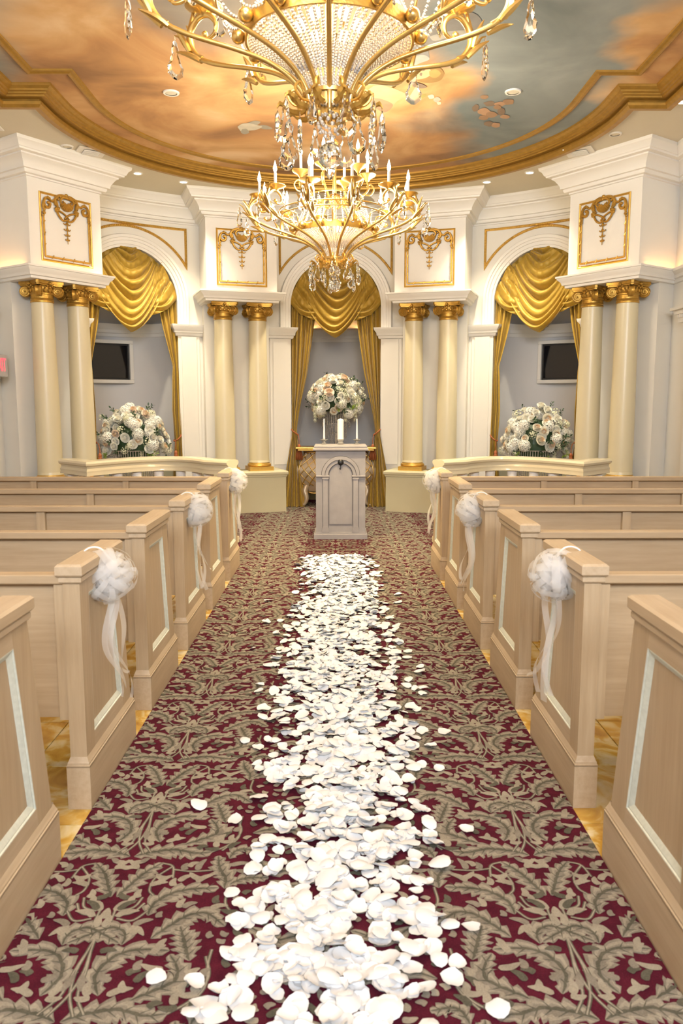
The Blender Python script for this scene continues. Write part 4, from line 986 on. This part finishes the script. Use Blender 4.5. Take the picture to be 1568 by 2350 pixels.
def strand(mb, p0, p1, n, rad, sag=0.0):
    p0, p1 = Vector(p0), Vector(p1)
    for k in range(n):
        t = (k + .5) / n; p = p0.lerp(p1, t); p.z -= sag * 4 * t * (1 - t)
        r_ = rad; P = [p + Vector(v) * r_ for v in ((1, 0, 0), (0, 1, 0), (-1, 0, 0), (0, -1, 0), (0, 0, 1.1), (0, 0, -1.1))]
        mb.add(P, [(0, 1, 4), (1, 2, 4), (2, 3, 4), (3, 0, 4), (1, 0, 5), (2, 1, 5), (3, 2, 5), (0, 3, 5)])
M['chrome'] = mat('chrome_wire', (.7, .7, .7), .15, 1.0)
def beaded_stand(loc, h, tiers, label):
    r = empty('beaded_stand', loc, label=label, cat='flower stand', group='crystal beaded flower stands'); mb = MB()
    mb.tube([(0, 0, 0), (0, 0, h)], .012, 8); mb.lathe([(.14, 0), (.14, .012), (.02, .018)], 20); mb.build('post', M['chrome'], r, smooth=40)
    for rad, z1_, z0_, n in tiers:
        mb = MB(); mb.tube([(rad * cos(2 * PI * k / 24), rad * math.sin(2 * PI * k / 24), z1_) for k in range(24)], .006, 6, closed=True)
        for k in range(3): mb.tube([(0, 0, z1_), (rad * cos(2.1 * k), rad * math.sin(2.1 * k), z1_)], .004, 5)
        mb.build('ring', M['chrome'], r)
        mb = MB(); q = random.Random(n)
        for k in range(n):
            a = 2 * PI * k / n; zz_ = z0_ + q.uniform(0, .05); strand(mb, (rad * cos(a), rad * math.sin(a), z1_), (rad * cos(a), rad * math.sin(a), zz_), max(4, int((z1_ - zz_) / .016)), .0075)
        mb.build('bead_curtain', M['bead'], r, kind='stuff')
    return r
SB = 2.70
for g, nm, sdn in ((-1, 'left', 1), (1, 'right', 2)):
    x, y = g * 2.68, 10.62
    beaded_stand((x, y, CT), .86, [(.33, .87, .30, 64), (.22, .86, .22, 40)], f'wide crystal beaded drum under the flowers in the {nm} niche')
    arrangement((x, y, CT + .93), .45, .36, .52, f'low spreading mound of white roses and hydrangeas in the {nm} niche', 20 + g)
beaded_stand((.0, CY + .06, CT + .863), .52, [(.20, .50, .26, 40), (.15, .34, .10, 30), (.08, .20, .02, 18)], 'tiered crystal beaded stand on the commode')
arrangement((.0, CY + .06, CT + .863 + .66), .37, .34, .36, 'round bouquet of white and blush roses on the tiered crystal stand', 77, low=-.6)

# ------------------------------------------------------------------ screens in the side niches
M['screen'] = mat('dark_glossy_screen', (.006, .007, .010), .06, spec=.6)
for bi in (0, 2):
    b = BAYS[bi]; f0 = frame(b, RW + .80); c = f0(0, 0, 0)
    e = empty('television', (c[0], c[1], 2.075), -b, label=f'black television in a cream frame inside the {BN[bi]}', cat='television', group='televisions in the niches')
    mb = MB(); mb.box((0, .03, 0), (.56, .08, .50)); mb.build('housing', M['black'], e)
    for nm, c_, d_ in (('frame_rail', (0, 0, .275), (.66, .10, .05)), ('frame_rail', (0, 0, -.275), (.66, .10, .05)), ('frame_stile', (-.305, 0, 0), (.05, .10, .50)), ('frame_stile', (.305, 0, 0), (.05, .10, .50))):
        mb = MB(); mb.box(c_, d_, bev=.006); mb.build(nm, M['white'], e)
    mb = MB(); mb.box((0, -.018, 0), (.50, .012, .45)); mb.build('screen', M['screen'], e)

# ------------------------------------------------------------------ balustrades
balm = MB().lathe([(.045, 0), (.045, .03), (.03, .04), (.035, .07), (.052, .16), (.05, .24), (.03, .36), (.022, .45), (.026, .50), (.04, .53), (.046, .56), (.052, .585), (.056, .655), (.04, .667)], 16).mesh('baluster', M['bone'], 40)
def tube_rail(mb, path, prof, z0=0.0):
    moulding(mb, path, prof + [prof[0]], lambda a, b, h: (a, b, h + z0))
    for i in (0, -1):
        P = []
        for d, h in prof: x, y = offset(path, d)[i]; P.append((x, y, h + z0))
        mb.add(P, [tuple(range(len(P)))])
for g, nm in ((-1, 'left'), (1, 'right')):
    e = empty('balustrade', (0, 0, CT), label=f'glossy cream curved balustrade behind the {nm} pews', cat='balustrade', group='curved balustrades')
    mid = [(g * x, y) for x, y in ((2.90, 8.62), (2.56, 8.27))]
    arc_ = [(g * (2.56 + (1.31 - 2.56) * t), 8.27 + (8.49 - 8.27) * t + .62 * 4 * t * (1 - t) * .9) for t in np.linspace(0, 1, 22)][1:-1]
    path = mid + arc_ + [(g * 1.31, 8.49), (g * 1.08, 8.36)]
    pr = [(-.09, .885), (-.07, .89), (.07, .89), (.09, .885), (.105, .865), (.10, .845), (.075, .83), (.07, .81), (.085, .785), (.08, .765), (.085, .75), (.085, .737), (-.085, .737), (-.085, .75), (-.08, .765), (-.085, .785), (-.07, .81), (-.075, .83), (-.10, .845), (-.105, .865)]
    mb = MB(); tube_rail(mb, path, pr); mb.build('hand_rail', M['rail'], e, smooth=35)
    mb = MB(); tube_rail(mb, path, [(-.09, .0), (.09, .0), (.09, .07), (-.09, .07)]); mb.build('bottom_rail', M['rail'], e)
    P = [np.array(p) for p in path]; L = np.concatenate([[0], np.cumsum([np.hypot(*(P[i + 1] - P[i])) for i in range(len(P) - 1)])])
    for s_ in np.linspace(.12, L[-1] - .12, 10):
        link_mesh('baluster', balm, e, (float(np.interp(s_, L, [p[0] for p in P])), float(np.interp(s_, L, [p[1] for p in P])), .07))

# ------------------------------------------------------------------ exit sign
sg_ = empty('exit_sign', (-3.80, 8.775, 1.90), label='grey exit sign with glowing red letters on the left wall', cat='sign')
mb = MB(); mb.box((.10, 0, 0), (.16, .34, .24), bev=.004); mb.build('housing', M['greyp'], sg_)
tcv = bpy.data.curves.new('exit_text', 'FONT'); tcv.body = 'EXIT'; tcv.size = .205; tcv.align_x = 'CENTER'; tcv.align_y = 'CENTER'; tcv.extrude = .001
to = bpy.data.objects.new('exit_text', tcv); COL.objects.link(to)
bpy.context.view_layer.update(); dg = bpy.context.evaluated_depsgraph_get(); tm_ = bpy.data.meshes.new_from_object(to.evaluated_get(dg)); bpy.data.objects.remove(to)
tm_.materials.clear(); tm_.materials.append(M['exit'])
link_mesh('lettering', tm_, sg_, (.183, -.005, 0), (PI / 2, 0, PI / 2), (.62, 1, 1), label='red EXIT letters')

# ------------------------------------------------------------------ ceiling fittings
def ring_disc(name, x, y, z, r, lit, label, cat, power=0.0):
    e = empty(name, (x, y, z), label=label, cat=cat)
    mb = MB(); mb.lathe([(r * .72, -.012), (r * .95, -.012), (r, -.004), (r, .0), (r * .72, .0)], 24, cap=False); mb.build('trim_ring', M['white'], e, smooth=40)
    mb = MB(); mb.lathe([(r * .74, -.006), (0.001, -.007)], 24, cap=False); mb.build('lens' if lit else 'cover', M['lens'] if lit else M['soffit'], e)
    if power:
        l = bpy.data.lights.new('downlight_lamp', 'SPOT'); l.energy = power; l.color = (1.0, .87, .64); l.spot_size = math.radians(88); l.spot_blend = .8; l.shadow_soft_size = .05
        o = bpy.data.objects.new('downlight_lamp', l); COL.objects.link(o); o.parent = e; o.location = (0, 0, -.03)
        o.rotation_euler = (Vector((x * 1.08, y + .45, .4) if 9 < y < 10.5 else (x * .35, y - 1.0, 0)) - Vector((x, y, z))).to_track_quat('-Z', 'Y').to_euler()
for x, y, lb in ((-2.33, 9.84, 'lit recessed downlight left, nearer the far left pier'), (-1.86, 10.2, 'lit recessed downlight left, nearer the centre arch'), (1.85, 10.18, 'lit recessed downlight right, nearer the centre arch'),
                 (2.28, 9.78, 'lit recessed downlight right, nearer the far right pier'), (3.12, 7.57, 'lit recessed downlight at the right frame edge')): ring_disc('downlight', x, y, ZS, .06, True, lb, 'ceiling light', 190)
ring_disc('downlight', .0, 10.95, ZS, .06, True, 'unseen downlight added above the centre arch', 'ceiling light', 420)  # unseen lamp added behind the chandelier to brighten the chancel floor
for x, y, lb in ((-2.83, 8.86, 'round white ceiling disc beside the left air vent'), (2.82, 8.44, 'round white ceiling disc near the right air vent')): ring_disc('ceiling_disc', x, y, ZS, .065, False, lb, 'ceiling disc')
for x, y, lb in ((-1.495, 7.72, 'pale round disc on the painted clouds, left'), (1.62, 7.68, 'pale round disc on the painted sky, right')): ring_disc('ceiling_disc', x, y, ZP, .075, False, lb, 'ceiling disc')
for x, y, rz, lb in ((-2.63, 9.03, .5, 'square white air vent on the ceiling border, left'), (2.63, 9.0, -.5, 'square white air vent on the ceiling border, right'), (-3.42, 8.2, .1, 'square white air vent at the far left frame edge')):
    e = empty('air_vent', (x, y, ZS), rz, label=lb, cat='vent', group='ceiling vents')
    mb = MB(); mb.box((0, 0, -.006), (.30, .30, .012), bev=.004); mb.build('plate', M['white'], e)
    mb = MB(); mb.box((0, 0, -.0125), (.17, .17, .002)); mb.build('dark_opening', M['black'], e)
    for k in range(6): mb = MB(); mb.box((0, -.07 + .028 * k, -.018), (.17, .008, .012)); mb.build('louvre', M['white'], e)

# ------------------------------------------------------------------ chandeliers
def pend_mesh(h, w_, seed):
    n = 26; mb = MB(); O = []
    for k in range(n):
        t = 2 * PI * k / n; y = -h * .5 + h * .5 * cos(t)       # 0 at the top .. -h
        s_ = (-y) / h; prof_ = float(np.interp(s_, [0, .08, .18, .28, .40, .60, .78, .92, 1], [.05, .30, .42, .30, .42, .85, 1.0, .75, .15]))
        O.append((w_ * .5 * prof_ * (1 if math.sin(t) >= 0 else -1) * (1 + .10 * (-1) ** k), y))
    pts = [(x, 0, y) for x, y in O]; i1 = [(x * .68, .010, -h * .55 + (y + h * .55) * .72) for x, y in O]; i2 = [(x, -.010, y) for x, _, y in i1]
    P = pts + i1 + i2; F = []
    for k in range(n):
        j = (k + 1) % n; F += [(k, j, n + j, n + k), (j, k, 2 * n + k, 2 * n + j)]
    F += [tuple(n + k for k in range(n)), tuple(2 * n + k for k in range(n))[::-1]]
    mb.add(P, F); mb.tube([(0, 0, 0), (0, 0, .02)], .003, 5); return mb.mesh('crystal_pendant', M['crystal'])
PENB, PENS = pend_mesh(.175, .085, 1), pend_mesh(.13, .055, 2)
def arm_meshes():
    sp = spline([(.095, -.33), (.097, -.29), (.115, -.235), (.17, -.17), (.27, -.108), (.40, -.062), (.52, -.028), (.62, .004), (.70, .045), (.747, .105), (.747, .165), (.70, .212), (.645, .215), (.60, .175), (.605, .13), (.645, .115), (.665, .135)], 6)
    n = len(sp); mb = MB(); mb.tube([(p[0], 0, p[1]) for p in sp], [float(np.interp(i / (n - 1), [0, .35, .5, .62, .8, 1], [.011, .0105, .012, .016, .012, .007])) for i in range(n)], 8)
    mb.sphere((.663, 0, .135), .016, 8, 6)
    for k, (t0, L, off) in enumerate(((.47, .12, .03), (.50, .13, -.03), (.53, .14, .018), (.55, .13, -.018), (.60, .12, 0))):   # acanthus sheath
        i = int(t0 * n); p = sp[i]; tg = sp[min(n - 1, i + 6)] - sp[i]; tg = tg / np.hypot(*tg); nr = np.array([-tg[1], tg[0]]) * -1
        c = []
        for j in range(6):
            s_ = j / 5; c.append((p[0] + tg[0] * L * s_ + nr[0] * (.012 + .03 * s_ * s_), off * (1 + s_), p[1] + tg[1] * L * s_ + nr[1] * (.012 + .03 * s_ * s_)))
        mb.tube(c, [.010, .013, .013, .011, .008, .002], 6)
    tip = spline([(.68, .035), (.745, .075), (.79, .12), (.815, .155), (.842, .168)], 5)
    mb.tube([(p[0], 0, p[1]) for p in tip], [.013 - .010 * i / (len(tip) - 1) for i in range(len(tip))], 6)
    a = mb.mesh('arm', M['goldb'], 50)
    bo = MB().lathe([(.012, .212), (.02, .222), (.03, .228), (.07, .242), (.088, .252), (.088, .256), (.02, .242), (.014, .25), (.014, .262)], 20, (.665, 0, 0), cap=False).mesh('bobeche', M['goldb'], 40)
    ca = MB().lathe([(.0125, .255), (.0125, .355), (.008, .36)], 12, (.665, 0, 0)).mesh('candle_sleeve', M['bone'], 40)
    bu = MB().lathe([(.006, .357), (.014, .375), (.0165, .39), (.011, .415), (.004, .438), (.0006, .452)], 12, (.665, 0, 0)).mesh('flame_bulb', M['bulb'], True)
    return a, bo, ca, bu
ARM, BOB, CAN, BUL = arm_meshes()
def inner_meshes():
    sp = spline([(.02, .26), (.06, .20), (.13, .21), (.20, .27), (.27, .31), (.31, .36), (.30, .42)], 5)
    mb = MB(); mb.tube([(p[0], 0, p[1]) for p in sp], .009, 6)
    sc = spline([(.27, .31), (.33, .31), (.36, .36), (.33, .40), (.295, .38)], 5); mb.tube([(p[0], 0, p[1]) for p in sc], .007, 6); a = mb.mesh('upper_arm', M['goldb'], 50)
    mk = lambda n_, pr, m_: MB().lathe(pr, 16, (.30, 0, .035), cap=False).mesh(n_, m_, 40)
    return a, mk('bobeche', [(.012, .385), (.03, .41), (.07, .432), (.08, .445), (.02, .432), (.014, .462)], M['goldb']), mk('candle_sleeve', [(.0125, .455), (.0125, .565), (.004, .57)], M['bone']), mk('flame_bulb', [(.006, .567), (.014, .585), (.0165, .60), (.011, .625), (.004, .648), (.0006, .662)], M['bulb'])
IARM, IBOB, ICAN, IBUL = inner_meshes()
def crown_leaf():
    mb = MB(); sp = spline([(.09, -.30), (.12, -.322), (.16, -.318), (.19, -.295), (.212, -.285), (.225, -.30)], 5); n = len(sp); rows = []
    for i, p in enumerate(sp):
        t = i / (n - 1); wd = .024 * math.sin(PI * (.2 + .78 * t)) * (1 + .22 * math.sin(t * 26)); rows.append([(p[0], -wd, p[1] + .010), (p[0], -wd * .5, p[1] - .002), (p[0], 0, p[1] + .006), (p[0], wd * .5, p[1] - .002), (p[0], wd, p[1] + .010)])
    mb.grid(rows); mb.tube([(p[0], 0, p[1]) for p in spline([(.10, -.29), (.15, -.285), (.175, -.25), (.15, -.225), (.135, -.25)], 5)], .006, 6); return mb.mesh('crown_leaf', M['gold'], 60)
CLEAF = crown_leaf()
GBALL = MB().sphere((0, 0, 0), .030, 14, 10).mesh('gilt_ball', M['goldb'], True)
def make_chandelier(ph):
    r = empty('chandelier')
    z0 = 3.02                                              # local height of the arm springing above the floor
    mb = MB(); mb.tube([(0, 0, -.10), (0, 0, .70)], .018, 10); mb.tube([(0, 0, .70), (0, 0, ZP - z0 - .01)], .009, 8)
    mb.lathe([(.03, .62), (.05, .66), (.03, .70), (.04, .73), (.015, .76)], 16); mb.lathe([(.012, ZP - z0 - .09), (.08, ZP - z0 - .03), (.09, ZP - z0 - .002)], 20); mb.build('stem', M['goldb'], r, smooth=40)
    mb = MB(); mb.lathe([(.088, -.30), (.10, -.31), (.102, -.25), (.09, -.24)], 24, cap=False); mb.lathe([(.108, -.262), (.116, -.262), (.116, -.248), (.108, -.248)], 24, cap=False); mb.build('neck_collar', M['goldb'], r, smooth=40)
    mb = MB(); mb.lathe([(.345, -.045), (.355, -.045), (.355, .012), (.345, .012), (.345, -.045)], 60, cap=False); mb.build('basket_band', M['gold'], r, smooth=40)
    for rr, zz_ in ((.47, .10), (.49, .14), (.25, .27)):
        mb = MB(); mb.tube([(rr * cos(2 * PI * k / 48), rr * math.sin(2 * PI * k / 48), zz_) for k in range(48)], .006, 6, closed=True); mb.build('hoop', M['goldb'], r, smooth=True)
    mb = MB()
    for k in range(12):
        a = 2 * PI * (k + .5) / 12; mb.tube([(.35 * cos(a), .35 * math.sin(a), .0), (.37 * cos(a), .37 * math.sin(a), .10), (.48 * cos(a), .48 * math.sin(a), .12)], .0065, 6); 
        mb.tube([(.018 * cos(a), .018 * math.sin(a), .30), (.18 * cos(a), .18 * math.sin(a), .20), (.35 * cos(a), .35 * math.sin(a), .0)], .006, 6)
    mb.build('spoke_frame', M['goldb'], r, smooth=True)
    for k in range(12):
        a = ph + 2 * PI * k / 12
        o = link_mesh('arm', ARM, r, rot=(0, 0, a))
        link_mesh('bobeche', BOB, o); link_mesh('candle_sleeve', CAN, o); link_mesh('flame_bulb', BUL, o)
        link_mesh('crystal_pendant', PENB, o, (.842, 0, .148), (0, 0, PI / 2 + (.5 if k % 2 else -.4)))
        link_mesh('crystal_pendant', PENS, o, (.575, .0, .235), (0, 0, .6))
        link_mesh('gilt_ball', GBALL, r, (.382 * cos(a), .382 * math.sin(a), -.015))
    for k in range(6):
        a = ph + 2 * PI * (k + .5) / 6; o = link_mesh('upper_arm', IARM, r, rot=(0, 0, a)); link_mesh('bobeche', IBOB, o); link_mesh('candle_sleeve', ICAN, o); link_mesh('flame_bulb', IBUL, o)
        b_ = MB().sphere((.12 * cos(a), .12 * math.sin(a), .03), .026, 10, 8).build('basket_bulb', M['bulb'], r, smooth=True)
    for k in range(10):
        a = ph + 2 * PI * (k + .5) / 10
        link_mesh('crown_leaf', CLEAF, r, rot=(0, 0, a))
        link_mesh('crystal_pendant', PENB if k % 2 == 0 else PENS, r, (.222 * cos(a), .222 * math.sin(a), -.305), (0, 0, a + PI / 2 + (.3 if k % 3 else -.5)))
        if k % 2 == 0: link_mesh('crystal_pendant', PENB, r, (.20 * cos(a + .3), .20 * math.sin(a + .3), -.385), (0, 0, a + .9), .85)
    mb = MB(); q = random.Random(3)
    bp_ = spline([(.352, -.045), (.31, -.065), (.24, -.105), (.17, -.155), (.12, -.205), (.10, -.26)], 6)
    LL = np.concatenate([[0], np.cumsum([np.hypot(*(bp_[i + 1] - bp_[i])) for i in range(len(bp_) - 1)])])
    for k in range(72):
        a = 2 * PI * k / 72; nb = 27 if k % 2 == 0 else 20
        for j in range(nb):
            s_ = LL[-1] * (j + .5) / 27; rr = float(np.interp(s_, LL, [p[0] for p in bp_])) - .012 - .02 * math.sin(PI * j / nb); zz_ = float(np.interp(s_, LL, [p[1] for p in bp_]))
            mb.sphere((rr * cos(a), rr * math.sin(a), zz_), .0084, 5, 4)
    for k in range(24):
        a = 2 * PI * k / 24; a2 = 2 * PI * (k + 1) / 24
        strand(mb, (.47 * cos(a), .47 * math.sin(a), .10), (.36 * cos(a2), .36 * math.sin(a2), .0), 13, .0075, .05)
        strand(mb, (.35 * cos(a), .35 * math.sin(a), .01), (.25 * cos(a), .25 * math.sin(a), .27), 20, .0075, .03)
    mb.build('bead_basket', M['bead'], r, smooth=True, kind='stuff', label='basket of glass bead strands')
    mb = MB()
    for k in range(40):
        z = 1 - 2 * (k + .5) / 40; a = k * 2.4; rr = .05 * math.sqrt(max(0, 1 - z * z)); mb.sphere((rr * cos(a), rr * math.sin(a), -.365 + .05 * z), .009, 5, 4)
    mb.build('bead_cluster', M['bead'], r, smooth=True, kind='stuff')
    mb = MB(); mb.lathe([(.008, .075), (.018, .07), (.022, .055), (.016, .045), (.030, .040)], 10, (0, 0, -.49), cap=False); mb.tube([(0, 0, -.415), (0, 0, -.40)], .003, 5); mb.build('ball_cap', M['crystal'], r)
    mb = MB(); mb.sphere((0, 0, -.49), .053, 20, 12); mb.build('crystal_ball', M['crystal'], r)
    for k in range(3):
        l = bpy.data.lights.new('chandelier_lamp', 'POINT'); l.energy = 34; l.color = (1.0, .86, .64); l.shadow_soft_size = .25
        a = 2 * PI * k / 3; o = bpy.data.objects.new('chandelier_lamp', l); COL.objects.link(o); o.parent = r; o.location = (.55 * cos(a), .55 * math.sin(a), .26)
        l = bpy.data.lights.new('added_floor_spot', 'SPOT'); l.energy = 30; l.color = (1.0, .76, .42); l.spot_size = math.radians(125); l.spot_blend = .9; l.shadow_soft_size = .08  # spot added among the arms to brighten the floor, no bulb of the fitting
        o = bpy.data.objects.new('added_floor_spot', l); COL.objects.link(o); o.parent = r; o.location = (.50 * cos(a + .26), .50 * math.sin(a + .26), .0)
    return r
ch1 = make_chandelier(-PI / 2); ch1.location = (-.013, 3.58, 3.023)
setp(ch1, 'large gilt and crystal chandelier in front, cropped by the top edge', 'chandelier', 'gilt crystal chandeliers')
ch2 = copy_tree(ch1); ch2.location = (-.005, 7.36, 3.023); ch2.rotation_euler = (0, 0, .22)
for o in ch2.children:
    if o.type == 'LIGHT': o.data = o.data.copy(); o.data.energy = 62 if o.data.type == 'POINT' else 170
setp(ch2, 'gilt and crystal chandelier hanging before the centre arch, fully in view', 'chandelier', 'gilt crystal chandeliers')

# ------------------------------------------------------------------ figures painted on the ceiling (flat paint)
def paint(name, shapes, zoff=0.0):
    """shapes: (colour name, outline in photograph pixels); flat paint on the mural, mapped to the ceiling plane"""
    mb = MB(); cols = []
    for k, (c, pl) in enumerate(shapes):
        if c not in cols: cols.append(c)
        P = spline(pl + [pl[0]], 5)[:-1]; Q = [px(x, y, ZP - .002 - zoff - .0004 * k) for x, y in P]
        tri = tessellate_polygon([[Vector((p[0], p[1], 0)) for p in Q]]); mb.add([tuple(p) for p in Q], [tuple(t) for t in tri], cols.index(c))
    mb.build(name, [M[c] for c in cols], ceil)
for n_, c_ in (('p_dove', (.55, .50, .40)), ('p_doved', (.34, .31, .25)), ('p_hair', (.33, .20, .07)), ('p_hairl', (.46, .30, .10)), ('p_flesh', (.74, .44, .24)), ('p_flesh2', (.46, .28, .17)), ('p_fold', (.42, .40, .36)),
               ('p_foldd', (.24, .23, .22)), ('p_rust', (.36, .22, .13)), ('p_rustd', (.24, .17, .12)), ('p_stem', (.40, .36, .12)), ('p_bud', (.74, .66, .50))): M[n_] = mat('mural_paint_' + n_[2:], c_, .75, vary=.22, vscale=9)
def blob(cx_, cy_, rx_, ry_, n=9, seed=0, rot=0.0):
    q = random.Random(seed); return [(cx_ + rx_ * q.uniform(.8, 1.15) * cos(2 * PI * k / n + rot), cy_ + ry_ * q.uniform(.8, 1.15) * math.sin(2 * PI * k / n + rot)) for k in range(n)]
paint('painted_dove', [('p_doved', [(598, 287), (612, 288), (626, 295), (612, 297), (598, 294)]), ('p_doved', [(566, 283), (584, 277), (598, 280), (588, 288), (572, 290)]), ('p_dove', [(545, 291), (556, 284), (572, 283), (590, 287), (602, 291), (588, 298), (570, 300), (556, 303), (550, 298)]),
                       ('p_doved', [(556, 296), (566, 296), (572, 304), (562, 308), (553, 304)])])
paint('painted_angel', [('p_flesh', [(838, 212), (862, 196), (895, 200), (925, 212), (940, 222), (915, 230), (900, 245), (880, 262), (858, 246), (842, 232)]), ('p_flesh2', [(842, 228), (870, 226), (902, 240), (884, 258), (860, 246)]),
                        ('p_foldd', [(935, 120), (948, 108), (974, 104), (986, 130), (976, 138), (952, 136)]), ('p_fold', [(928, 150), (944, 132), (972, 126), (986, 136), (962, 146), (940, 158)]),
                        ('p_foldd', [(952, 74), (985, 50), (1030, 34), (1080, 28), (1104, 44), (1106, 72), (1080, 88), (1046, 82), (1010, 100), (970, 102)]), ('p_fold', [(985, 84), (1030, 72), (1086, 70), (1098, 80), (1050, 80), (1000, 94)]),
                        ('p_hair', [(958, 186), (972, 176), (982, 160), (1004, 154), (1019, 166), (1014, 182), (998, 189), (976, 190)]), ('p_flesh', [(936, 166), (956, 160), (984, 158), (990, 170), (974, 180), (948, 182), (937, 175)]), ('p_hairl', [(985, 164), (1000, 159), (1012, 168), (1002, 178), (988, 176)]),
                        ('p_rustd', [(965, 167), (969, 168), (968, 174), (963, 172)]), ('p_rustd', [(968, 160), (974, 159), (975, 162), (969, 163)]), ('p_rustd', [(945, 166), (948, 165), (949, 172), (946, 172)]), ('p_rustd', [(944, 190), (966, 192), (980, 200), (968, 203), (950, 200)])])
paint('painted_flowers', [('p_stem', [(940, 228), (956, 220), (978, 216), (976, 219), (958, 224), (944, 232)]), ('p_stem', [(952, 230), (966, 222), (980, 220), (964, 228)]), ('p_bud', blob(990, 222, 8, 5, seed=1)), ('p_dove', blob(1003, 229, 8, 6, seed=2)), ('p_bud', blob(1008, 237, 5, 4, seed=3))])
paint('painted_cherubs', [(('p_rust', 'p_rustd', 'p_flesh2')[k % 3], blob(x, y, rx_, ry_, seed=k)) for k, (x, y, rx_, ry_) in enumerate(((1112, 223, 9, 5), (1124, 238, 14, 6), (1148, 239, 14, 5), (1168, 234, 13, 7), (1092, 248, 8, 8), (1112, 256, 14, 9), (1128, 263, 14, 7), (1150, 256, 10, 9), (1160, 268, 12, 5), (1110, 270, 12, 6), (1122, 284, 12, 6), (1138, 287, 10, 6), (1142, 246, 9, 5)))])

# ------------------------------------------------------------------ cove lamps lying on the ledges
def cove(loc, rz, L, power, col=(1.0, .50, .16)):
    l = bpy.data.lights.new('cove_lamp', 'AREA'); l.shape = 'RECTANGLE'; l.size = L; l.size_y = .03; l.energy = power; l.color = col
    o = bpy.data.objects.new('cove_lamp', l); COL.objects.link(o); o.location = loc; o.rotation_euler = (PI, 0, rz)
for o_, a, rr in (PIERS[0], PIERS[3]):
    g = -1 if a < 0 else 1
    ux, uy = g * (PW / 2 + .05), .55
    cove((rr * sin(a) + ux * cos(a) + uy * sin(a), OY + rr * cos(a) - ux * sin(a) + uy * cos(a), 2.965), -a + PI / 2, .7, .8)
    cove((rr * sin(a) + .05 * sin(a), OY + rr * cos(a) + .05 * cos(a), 2.965), -a, .8, .35)
cove((0, RW + OY + .80, 2.63), 0, .9, 1.2)
